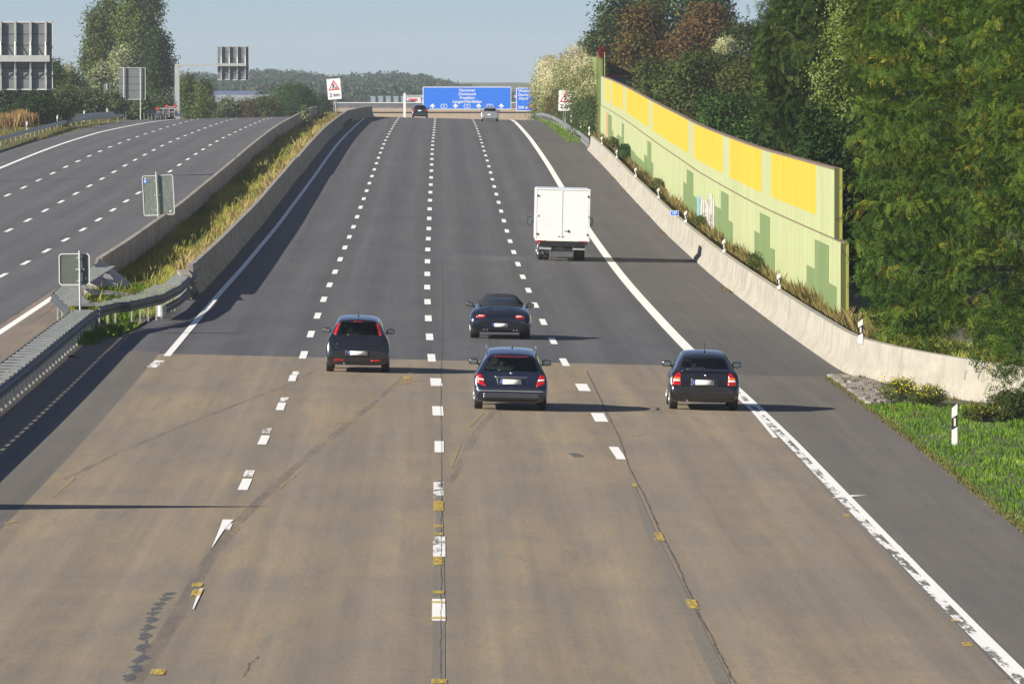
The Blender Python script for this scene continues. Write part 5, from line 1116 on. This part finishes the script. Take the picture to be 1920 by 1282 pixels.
tr_('maple_tree', 'orange brown autumn tree right of the two brown crowns at the top', 'tree', 1325, 655, 160, 6, 'leaf_brown', 1700, 12, .44, .26, LF, 39, .15, nb=12, trunk_r=.2, group=gt, tfun=lambda P, t, r: t*.6+.35*(r.random(len(t)) < .6))
tr_('oak_tree', 'dark green oak at the left end of the wood, against the sky', 'tree', 1155, 780, 130, -8, 'leaf_dark', 1400, 10, .5, .34, LF, 40, .1, nb=12, trunk_r=.25, group=gt)
tr_('oak_tree', 'tall dark oak cut by the top edge behind the brown crowns', 'tree', 1250, 830, 180, -50, 'leaf_dark', 1500, 10, .55, .38, LF, 41, .1, nb=12, trunk_r=.25, group=gt)
tr_('oak_tree', 'dark oak whose right edge meets the gap of sky', 'tree', 1338, 800, 108, -45, 'leaf_dark', 1200, 10, .55, .36, LF, 42, .1, nb=12, trunk_r=.25, group=gt, tfun=lambda P, t, r: t*.7)
tr_('thicket_shrub', 'dark understory shrub behind the middle of the green wall', 'shrub', 1370, 410, 260, 180, 'leaf_dark', 1500, 10, .4, .24, LN, 43, .0, nb=12, trunk_r=.1, group=gt)
tr_('thicket_shrub', 'dark understory shrub directly behind the near end of the noise wall', 'shrub', 1560, 300, 330, 215, 'leaf_dark', 2200, 10, .36, .20, LN, 44, .0, nb=14, trunk_r=.1, group=gt, tfun=lambda P, t, r: t*.7)
tr_('thicket_shrub', 'sunlit leafy shrub under the nearest robinia behind the pale barrier', 'shrub', 1735, 236, 260, 400, 'leaf_robinia', 700, 8, .25, .24, FR, 45, .02, nb=10, trunk_r=.08, group=gt, tfun=lambda P, t, r: t*.8)
tr_('thicket_shrub', 'dull brown green shrub low in the gap between the two brown trees', 'shrub', 1400, 620, 170, 40, 'leaf_olive', 1500, 12, .42, .28, LN, 46, .0, nb=10, trunk_r=.1, group=gt, tfun=lambda P, t, r: t*.55)
tr_('robinia_tree', 'dark backing robinia deep in the wood at right', 'tree', 1850, 330, 420, -160, 'leaf_dark', 1200, 8, .45, .45, FR, 47, .05, nb=12, trunk_r=.25, group=gt)
tr_('robinia_tree', 'dark backing robinia deep behind the aspen', 'tree', 1640, 400, 300, -140, 'leaf_dark', 1200, 8, .5, .5, FR, 48, .0, nb=12, trunk_r=.25, group=gt)
tr_('thicket_shrub', 'shrub with brown leaves standing behind the farthest wall end', 'shrub', 1180, 690, 90, 118, 'leaf_brown', 900, 12, .42, .26, LN, 49, .0, nb=8, trunk_r=.1, group=gt, tfun=lambda P, t, r: t*.35)
tall_ = [o for o in C.objects if o.get('label', '').startswith('tall robinia filling')][0]
for (x, y, lb, a) in ((21.5, 285, 'robinia just outside the right picture edge, nearer of two', 1.3), (23.5, 345, 'robinia just outside the right picture edge, farther of two', 2.6)):
    copy_tree(tall_, (x, y, gz(x, y)), lb, rot=(0, 0, a))
# climbers with cream blossom
def blo(zl, zh):
    return lambda P, t, r: np.clip((P[:, 2]-zl)/(zh-zl) + .30*np.sin(P[:, 2]*1.7+P[:, 0]*2.1) - .10 + (t-.5)*.75, .0, 1)
def climb(label, sy, rows_, m, n, per, cr, size, seed, tfun, rad=1.0, z0=.3, sc_=12.4):
    y0 = sy[0][0]; base = P3(sc_, y0); L = []
    for (y, zt) in sy:
        zb_ = float(zg(sc_, y)); h = zt-zb_
        for f, k in ((.18, 1.0), (.42, 1.0), (.66, .95), (.86, .75)):
            p = P3(sc_, y); L.append((p.x-base.x, y-y0, zb_+h*f-base.z, rad*k, 9, h*.2))
    return plant('climbing_plant', label, 'climber', base, 1, 1, 0, 1, n, per, cr, size, LN, m, seed, blobs=L, trunk_r=0, parts=('foliage',), side=-1, tfun=tfun)
climb('wide cream blossoming climber over the tall olive wall, reaching up to the red vine', ((655,8.0),(672,8.9),(690,9.4),(712,9.9),(735,9.8),(760,9.6),(785,9.3),(808,8.8)), 0, 'leaf_blossom', 1900, 12, .30, .19, 51, lambda P, t, r: np.clip((P[:, 2]-2.2)/5 + .28*np.sin(P[:, 2]*1.9+P[:, 1]*.09) + (t-.5)*.7, 0, 1), .95)
climb('rounded cream blossoming climber beside the second blue sign', ((868,9.0),(895,9.2),(925,8.9),(955,8.2),(985,7.0)), 0, 'leaf_blossom', 1900, 12, .36, .25, 52, lambda P, t, r: np.clip((P[:, 2])/6+.12 + (t-.5)*.7, 0, 1), .95)
climb('deep green ivy hanging on the wall below the cream blossom', ((656,6.0),(670,6.8),(685,6.6)), 0, 'leaf_dark', 900, 10, .26, .19, 53, lambda P, t, r: t*.85+.1, .75, sc_=12.3)
climb('brown withered climber on the wall between the two cream blossoms', ((790,5.5),(820,6.0),(858,5.0)), 0, 'leaf_brown', 600, 10, .3, .2, 54, lambda P, t, r: t*.6, .8, sc_=12.2)
p = PY(1129, 97, 643); plant('red_vine', 'dark red vine on top of the olive wall post', 'climber', (p.x, 643, p.z-.6), .75, .8, 0, 1.0, 90, 12, .10, .12, LN, 'leaf_red', 55, nb=3, trunk_r=0, parts=('foliage',))
p = PY(1360, 80, 600); plant('blossom_shrub', 'small patch of cream blossom among the green shrubs below the brown crowns', 'climber', (p.x, 600, p.z-.8), 1.9, 2.4, 0, 1.1, 160, 12, .18, .16, LN, 'leaf_blossom', 56, nb=5, trunk_r=0, parts=('foliage',), tfun=lambda P, t, r: t*.4+.6)
# left side
gl_ = 'trees and bushes beyond the opposite carriageway'
def PO(seed, px, y, w, top, n, label, m='leaf_poplar', z0f=.05, **kw): return tr_('poplar_tree', label, 'tree', px, y, w, top, m, n, 10, .50, .36, LF, seed, z0f, trunk_r=.3, group=gl_, kk=(.28,.42), col=1.8, flat=1.0, **kw)
tf = lambda a, b_: (lambda P, t, r: t*b_ + a)
PO(61, 262, 1110, 104, -35, 2400, 'big dense poplar reaching above the top edge at left', nb=18, tfun=tf(.12, .75))
PO(62, 213, 1120, 60, -25, 1100, 'narrower poplar just left of the big one, also cut by the top edge', nb=12, tfun=tf(.1, .7))
PO(63, 181, 1100, 60, 25, 900, 'shorter poplar at the left of the poplar group', nb=9, z0f=.35, tfun=tf(.1, .65))
PO(64, 296, 1080, 52, 55, 900, 'dark lower poplar at the right of the poplar group', 'leaf_dark', nb=10, tfun=tf(0.05, .8))
def BU(seed, px, y, w, top, n, label, m='leaf_pale', lo=0, hi=.6, name='bush', **kw): return tr_(name, label, 'bush', px, y, w, top, m, n, 10, .38, .30, LN, seed, 0, nb=9, trunk_r=.08, group=gl_, tfun=tf(lo, hi), flat=.9, **kw)
BU(71, 228, 1010, 80, 88, 1500, 'pale yellowish willow bush in front of the poplars', lo=.42, hi=.58)
BU(72, 186, 1000, 50, 118, 600, 'small pale willow left of the larger pale willow', lo=.4, hi=.55)
BU(73, 130, 1000, 54, 122, 700, 'cream tinged bush between the large panel and the poplars', lo=.5, hi=.5)
BU(74, 134, 930, 62, 142, 900, 'fresh green bush right of the large panel', 'leaf_poplar', 0, .55)
BU(75, 100, 900, 34, 112, 400, 'thin green tree just right of the large panel edge', 'leaf_poplar', 0, .6)
for i, (px, y, w, top, lo, hi, wh) in enumerate(((8,770,90,158,0,.42,'at the left picture edge'),(62,800,90,165,.05,.5,'below the large panel'),(112,830,80,168,.05,.5,'below the fresh green bush'),(165,850,70,172,.1,.5,'below the small square sign'),(206,870,60,178,.1,.5,'left of the two post sign'),(250,900,70,178,.1,.5,'under the two post sign'),(296,930,60,185,.05,.5,'above the parked trailer'))):
    BU(80+i, px, y, w, top, 900, 'grey olive bush ' + wh, lo=lo, hi=hi)
BU(88, 66, 740, 130, 190, 900, 'dark shaded bush low behind the far guardrail', 'leaf_dark', 0, .7)
BU(90, 354, 1060, 34, 138, 500, 'slim olive tree right behind the gantry post', 'leaf_poplar', .1, .6)
BU(91, 383, 1050, 40, 150, 500, 'slim yellow green tree, second right of the gantry post', 'leaf_poplar', .2, .6)
BU(92, 425, 1080, 60, 186, 600, 'low pale bush below the hanging panel', lo=.15, hi=.5)
BU(93, 458, 1090, 40, 190, 450, 'low bush with yellow and orange leaves', 'leaf_brown', .1, .6)
BU(94, 495, 1100, 70, 184, 700, 'low olive bush left of the dark rounded bush', 'leaf_olive', 0, .8)
BU(95, 552, 1160, 105, 160, 1500, 'large dark rounded bush at the left of the grass median', 'leaf_dark', .1, .7)
BU(96, 602, 1180, 60, 182, 600, 'smaller dark bush behind the end of the left median barrier', 'leaf_dark', .05, .7)
p = P3(-11.0, 700); plant('sapling', 'single yellow green sapling beside the left median barrier', 'plant', p, .9, .9, .5, 1.9, 50, 8, .14, .18, LN, 'leaf_pale', 97, nb=4, trunk_r=.03, parts=('foliage', 'stem'))
# far forest and hills
r = np.random.default_rng(5); n = 1650
pxs = r.uniform(325, 1070, n); lay = r.random(n); ys = 2300 + lay*1100
top = np.interp(pxs, [325,345,400,440,480,520,560,600,640,700,740,780,820,850,890,930,1070], [140,137,134,138,129,127,129,136,139,136,131,137,143,151,162,166,171])
rowt = top + (1-lay)*34 + r.uniform(0, 5, n) - 0; xs = (pxs-960)/F*ys; zt = H0 - (rowt-130)*ys/F
rad = r.uniform(2.6, 5.0, n); Vs = []; Ts = []
for i in range(n):
    m_ = 130; d = r.normal(0, 1, (m_, 3)); d /= np.linalg.norm(d, axis=1, keepdims=True); d[:, 2] = np.abs(d[:, 2])*1.0 - .35*(r.random(m_) < .4)
    P = np.array([xs[i], ys[i], zt[i]-rad[i]*1.15]) + d*rad[i]*np.array([1, 1, 1.15])*r.uniform(.85, 1.05, (m_, 1))
    V, Q, k = place_T(P, d+r.normal(0, .5, (m_, 3)), r.uniform(.9, 1.7, m_), LF, r)
    Vs.append(V); base_ = r.random()*.55 if r.random() > .04 else .95; Ts.append(np.clip(base_ + r.normal(0, .12, m_), 0, 1))
V = np.concatenate(Vs); Q = np.arange(len(V)).reshape(-1, 4)
fo = npmesh('forest', V, Q, MT['leaf_far_hazed'], None, np.concatenate(Ts)); tag(fo, 'hazy blue green forest on the low hills along the horizon', 'forest', kind='stuff')
hx = np.linspace(325, 1050, 60); Vh = []; 
tp_ = np.interp(hx, [325,345,400,440,480,520,560,600,640,700,740,780,820,850,890,930,1050], [140,137,134,138,129,127,129,136,139,136,131,137,143,151,163,168,176])
for a, t_ in zip(hx, tp_):
    for (yy, dr) in ((2200, 60), (2600, 45), (3000, 22), (3400, 11), (4200, 60)):
        Vh.append(((a-960)/F*yy, yy, max(-7, H0-(t_+dr-130)*yy/F) if yy < 4000 else -7))
Qh = [(i*5+k, (i+1)*5+k, (i+1)*5+k+1, i*5+k+1) for i in range(59) for k in range(4)]
hl = npmesh('hills', Vh, Qh, mat('hill_green', (.035,.055,.025), .95, noise=.05, c2=(.05,.065,.03)), smooth=True); hl['kind'] = 'structure'
# ------------------------------------------------------------------ grass and weeds
def grass(name, n, sampler, hf, wf, m, seed, label, lean=.25, per=3, tf_=None, dz=0.0, kind='stuff'):
    r = np.random.default_rng(seed); s_, y_ = sampler(r, n); z_ = zg(np.clip(s_, -45, 20), y_) + lift(s_, y_) + dz; x_ = xc(y_) + s_
    s_ = np.repeat(s_, per); y_ = np.repeat(y_, per); x_ = np.repeat(x_, per); z_ = np.repeat(z_, per); n = len(s_)
    h = hf(s_, y_, r)*r.uniform(.5, 1.2, n); w = wf(s_, y_)*r.uniform(.6, 1.3, n); a = r.uniform(0, math.pi, n); dx = np.cos(a)*w; dy = np.sin(a)*w
    x_ = x_ + r.normal(0, .03, n); y_ = y_ + r.normal(0, .05, n); lx = r.normal(0, lean, n)*h; ly = r.normal(0, lean, n)*h
    V = np.stack([np.stack([x_-dx, y_-dy, z_-.03], -1), np.stack([x_+dx, y_+dy, z_-.03], -1), np.stack([x_+dx*.6+lx*.4, y_+dy*.6+ly*.4, z_+h*.6], -1), np.stack([x_+lx, y_+ly, z_+h], -1)], 1).reshape(-1, 3)
    t_ = np.repeat(r.random(n//per), per)*.5 + r.random(n)*.5
    if tf_: t_ = tf_(s_, y_, t_, r)
    o = npmesh(name, V, np.arange(len(V)).reshape(-1, 4), MT[m], None, np.clip(t_, 0, 1)); tag(o, label, 'grass', kind=kind); return o
def dist_y(r, n, y0, y1, p=1.6):                            # more blades where the view is closer
    u = r.random(n); p = p + .001; a = 1-p; return (y0**a + u*(y1**a - y0**a))**(1/a)
def noise2(s, y, f1, f2, ph): return .5+.25*np.sin(s*f1+y*f2*.7+ph)+.25*np.sin(s*f1*.6-y*f2+1.7*ph)+.15*np.sin(y*f2*2.3+ph*3)
def smp(s0, s1, y0, y1, p=1.6, keep=None):
    def f(r, n):
        y = dist_y(r, n, y0, y1, p); a = s0(y) if callable(s0) else s0; b_ = s1(y) if callable(s1) else s1; s = a + (b_-a)*r.random(n)
        if keep is not None: k = keep(s, y, r); s, y = s[k], y[k]
        return s, y
    return f
grass('median_grass', 42000, smp(-11.7, -8.55, 262, 860), lambda s, y, r: .08+.17*noise2(s, y, 3, .11, 1)**2+.30*(r.random(len(s)) < .012), lambda s, y: y*5.5e-5, 'grass_median', 101, 'yellow green rough grass in the median between the concrete barriers', dz=.06, tf_=lambda s, y, t, r: t*.55+.45*noise2(s, y, 2.2, .09, 4))
grass('tall_weeds', 260, smp(-9.6, -8.7, 300, 700), lambda s, y, r: .6+0*s, lambda s, y: y*4.5e-5, 'grass_dry', 102, 'straw coloured tall weeds along the median barrier', dz=.06, per=5, tf_=lambda s, y, t, r: t*.4+.6)
nose = smp(lambda y: np.interp(y, [229, 240, 262, 292], [-10.8, -10.8, -10.9, -11.3]), lambda y: np.interp(y, [229, 236, 250, 262, 292], [-10.3, -9.6, -9.0, -8.9, -8.7]), 229, 292, 1.2, lambda s, y, r: noise2(s, y, 4, .35, 2) + r.random(len(s))*.5 > .72)
grass('nose_weeds', 7000, nose, lambda s, y, r: .12+.25*noise2(s, y, 5, .5, 1), lambda s, y: .018+0*y, 'grass_green', 103, 'green weeds growing through the fork of the median guardrails', tf_=lambda s, y, t, r: t*.75)
grass('verge_grass', 46000, smp(10.72, lambda y: np.minimum(bs(y)+1, 20.), 100, 206.5, 1.0), lambda s, y, r: .05+.10*noise2(s, y, 5, .6, 1)*np.clip((s-10.6)/.5, .25, 1), lambda s, y: .011+0*y, 'grass_green', 104, 'bright green mown grass on the verge at right', tf_=lambda s, y, t, r: t*.62+.30*noise2(s, y, 4, .4, 3)**2)
grass('verge_edge_litter', 5000, smp(10.60, 10.85, 100, 224, 1.0), lambda s, y, r: .03+.04*r.random(len(s)), lambda s, y: .012+0*y, 'grass_dry', 105, 'dry brown litter along the asphalt edge at right', tf_=lambda s, y, t, r: t*.5)
grass('paving_weeds', 2600, smp(10.9, lambda y: bs(y)-.05, 199, 224, 1.0, lambda s, y, r: noise2(s, y, 7, 1.1, 5)+r.random(len(s))*.3 > .85), lambda s, y, r: .06+.10*r.random(len(s)), lambda s, y: .012+0*y, 'grass_dry', 106, 'scrubby weeds between the paving stones at right', tf_=lambda s, y, t, r: t*.5)
grass('bank_grass', 26000, smp(lambda y: bs(y)+.6, lambda y: bs(y)+3.5, 198, 262, 1.0), lambda s, y, r: .14+.30*noise2(s, y, 3, .4, 2)**2, lambda s, y: .014+0*y, 'grass_median', 107, 'long yellowish grass behind the pale barrier under the trees', tf_=lambda s, y, t, r: t*.7+.1)
grass('wall_weeds', 26000, smp(11.95, 12.92, 238, 640, 1.4, lambda s, y, r: r.random(len(s)) < .35+.65*noise2(s, y, 2, .13, 2)), lambda s, y, r: .12+.25*noise2(s, y, 3, .21, 3)+.45*r.random(len(s))**3, lambda s, y: y*3.0e-5, 'grass_dry', 108, 'dry brown and orange weeds between barrier and noise wall', per=4, tf_=lambda s, y, t, r: t*.8+.15*noise2(s, y, 1, .05, 1))
grass('wall_foot_greens', 6000, smp(11.9, 12.5, 238, 640, 1.4), lambda s, y, r: .15+.25*noise2(s, y, 3, .17, 5), lambda s, y: y*5e-5, 'grass_green', 109, 'low dark green weeds just behind the right barrier', per=4, tf_=lambda s, y, t, r: t*.4)
grass('toe_litter', 2600, smp(11.05, 11.4, 235, 560, 1.3, lambda s, y, r: noise2(s, y, 2, .22, 7)+.3*r.random(len(s)) > 1.0), lambda s, y, r: .04+.05*r.random(len(s)), lambda s, y: .02+0*y, 'grass_orange', 113, 'reddish leaf litter and weeds along the foot of the right barrier', tf_=lambda s, y, t, r: t*.4)
grass('left_verge_grass', 16000, smp(-36, -31.1, 520, 900, 1.3), lambda s, y, r: (.10+.35*noise2(s, y, 2, .08, 2)**2)*np.where(s > -33.2, .45, 1), lambda s, y: y*5e-5, 'grass_dry', 110, 'rough grass under the far left guardrail', tf_=lambda s, y, t, r: t*.5)
grass('far_right_verge', 4000, smp(10.4, 13.5, 640, 900, 1.0), lambda s, y, r: .12+0*s, lambda s, y: y*5e-5, 'grass_green', 111, 'small patch of green grass at the far end of the right barrier')
grass('crest_median_grass', 3000, smp(-11.3, -7.6, 700, 905, 1.0), lambda s, y, r: .22+0*s, lambda s, y: y*5e-5, 'grass_dry', 112, 'dry grass at the crest of the median', dz=.1)
for i, (px, y, w, h, wh) in enumerate(((10,715,1.3,1.5,'by the left picture edge'),(38,722,.6,1.7,'second from the left edge'),(58,730,.5,1.3,'under the large panel'),(172,885,1.5,1.9,'below the small square sign'),(194,895,1.7,2.0,'left of the two post sign'))):
    x = (px-960)/F*y; rr = np.random.default_rng(200+i)
    n_ = 900; P = np.stack([rr.normal(0, w*.45, n_), rr.normal(0, 1.2, n_), rr.random(n_)*.1], -1); hh = h*rr.uniform(.5, 1.05, n_); wd = y*4e-5; a = rr.uniform(0, math.pi, n_)
    lx = rr.normal(0, .12, n_)*hh
    V = np.stack([P+np.stack([-np.cos(a)*wd, -np.sin(a)*wd, 0*a], -1), P+np.stack([np.cos(a)*wd, np.sin(a)*wd, 0*a], -1), P+np.stack([np.cos(a)*wd+lx*.6, np.sin(a)*wd, hh*.7], -1), P+np.stack([lx, 0*a, hh], -1)], 1).reshape(-1, 3)
    o = npmesh('reed_clump', V, np.arange(len(V)).reshape(-1, 4), MT['grass_orange'], None, rr.random(n_)); o.location = (x, y, gz(x, y)-.1); tag(o, 'orange brown clump of tall dry grass ' + wh, 'grass clump', 'orange grass clumps behind the far guardrail')
# flowering bushes by the paving
for i, (px, row, w, h, label) in enumerate(((1688, 757, .95, .62, 'yellow flowering ragwort bush nearest the stone paving'), (1738, 762, .95, .50, 'second yellow flowering bush, right of the first one'), (1835, 790, .8, .34, 'low bush with few yellow flowers right of the white marker post'))):
    s_, y_ = G(px, row); p = P3(s_, y_); r = np.random.default_rng(300+i)
    root = plant('flowering_bush', label, 'bush', p, w, w*1.6, .0, h, 230, 10, .07, .085, T_leaf(.22), 'leaf_olive', 300+i, nb=6, trunk_r=.012, group='yellow flowering bushes by the barrier', parts=('foliage', 'stem'), tfun=lambda P, t, r: t*.7, zmin=.02)
    nf = (150, 110, 30)[i]; P = np.stack([r.normal(0, w*.26, nf), r.normal(0, w*.4, nf), h*r.uniform(.45, 1.12, nf)], -1); V, Q, k = place_T(P, r.normal(0, 1, (nf, 3))+np.array([-.3,-.8,.8]), r.uniform(.03, .055, nf), T_tuft(3, 4, .9), r)
    npmesh('blossoms', V, Q, MT['flower_yellow'], root, r.random(len(Q)))
s_, y_ = G(1898, 790); plant('scrub_bush', 'dark scrubby bush at the right picture edge below the robinia', 'bush', P3(s_, y_), 1.1, 2.2, 0, .7, 260, 10, .10, .11, T_leaf(.25), 'leaf_olive', 310, nb=6, trunk_r=.02, parts=('foliage', 'stem'), tfun=lambda P, t, r: t*.5)
for i, (px, wpx, h) in enumerate(((1432, 16, .75), (1325, 22, .7), (1245, 26, .8), (1182, 30, 1.2), (1160, 14, 1.0))):
    ya = ypx(px); plant('wall_scrub', 'brown and green scrub against the foot of the green wall, ' + ('nearest of five','second nearest of five','middle of five','fourth of five','farthest of five')[i], 'shrub', P3(12.6, ya, .4), wpx/F*ya, 5, 0, h, 240, 10, .12, .09+.02*i, LN, 'leaf_olive' if i != 3 else 'leaf_dark', 320+i, nb=6, trunk_r=.02, parts=('foliage', 'stem'), group='scrub along the wall foot', tfun=lambda P, t, r: t*.8+.1, zmin=.0)
# ------------------------------------------------------------------ haze
lo_z, hi_z = -10.0, 24.0
hz = MB(); hz.box((0, 1950, (lo_z+hi_z)/2), (5400, 4400, hi_z-lo_z))
hm = bpy.data.materials.new('haze'); hm.use_nodes = True; t = hm.node_tree; t.nodes.clear()
vo = nn(t, 'ShaderNodeVolumePrincipled'); vo.inputs['Density'].default_value = .00008; vo.inputs['Color'].default_value = (.80,.87,.95,1); vo.inputs['Anisotropy'].default_value = .0
o = nn(t, 'ShaderNodeOutputMaterial'); t.links.new(vo.outputs[0], o.inputs['Volume'])
ho = hz.build('haze', hm); tag(ho, 'thin bluish haze in the air over the whole scene', 'haze', kind='stuff')
print('faces', sum(len(o.data.polygons) for o in C.objects if o.type == 'MESH'), 'objects', len(C.objects))
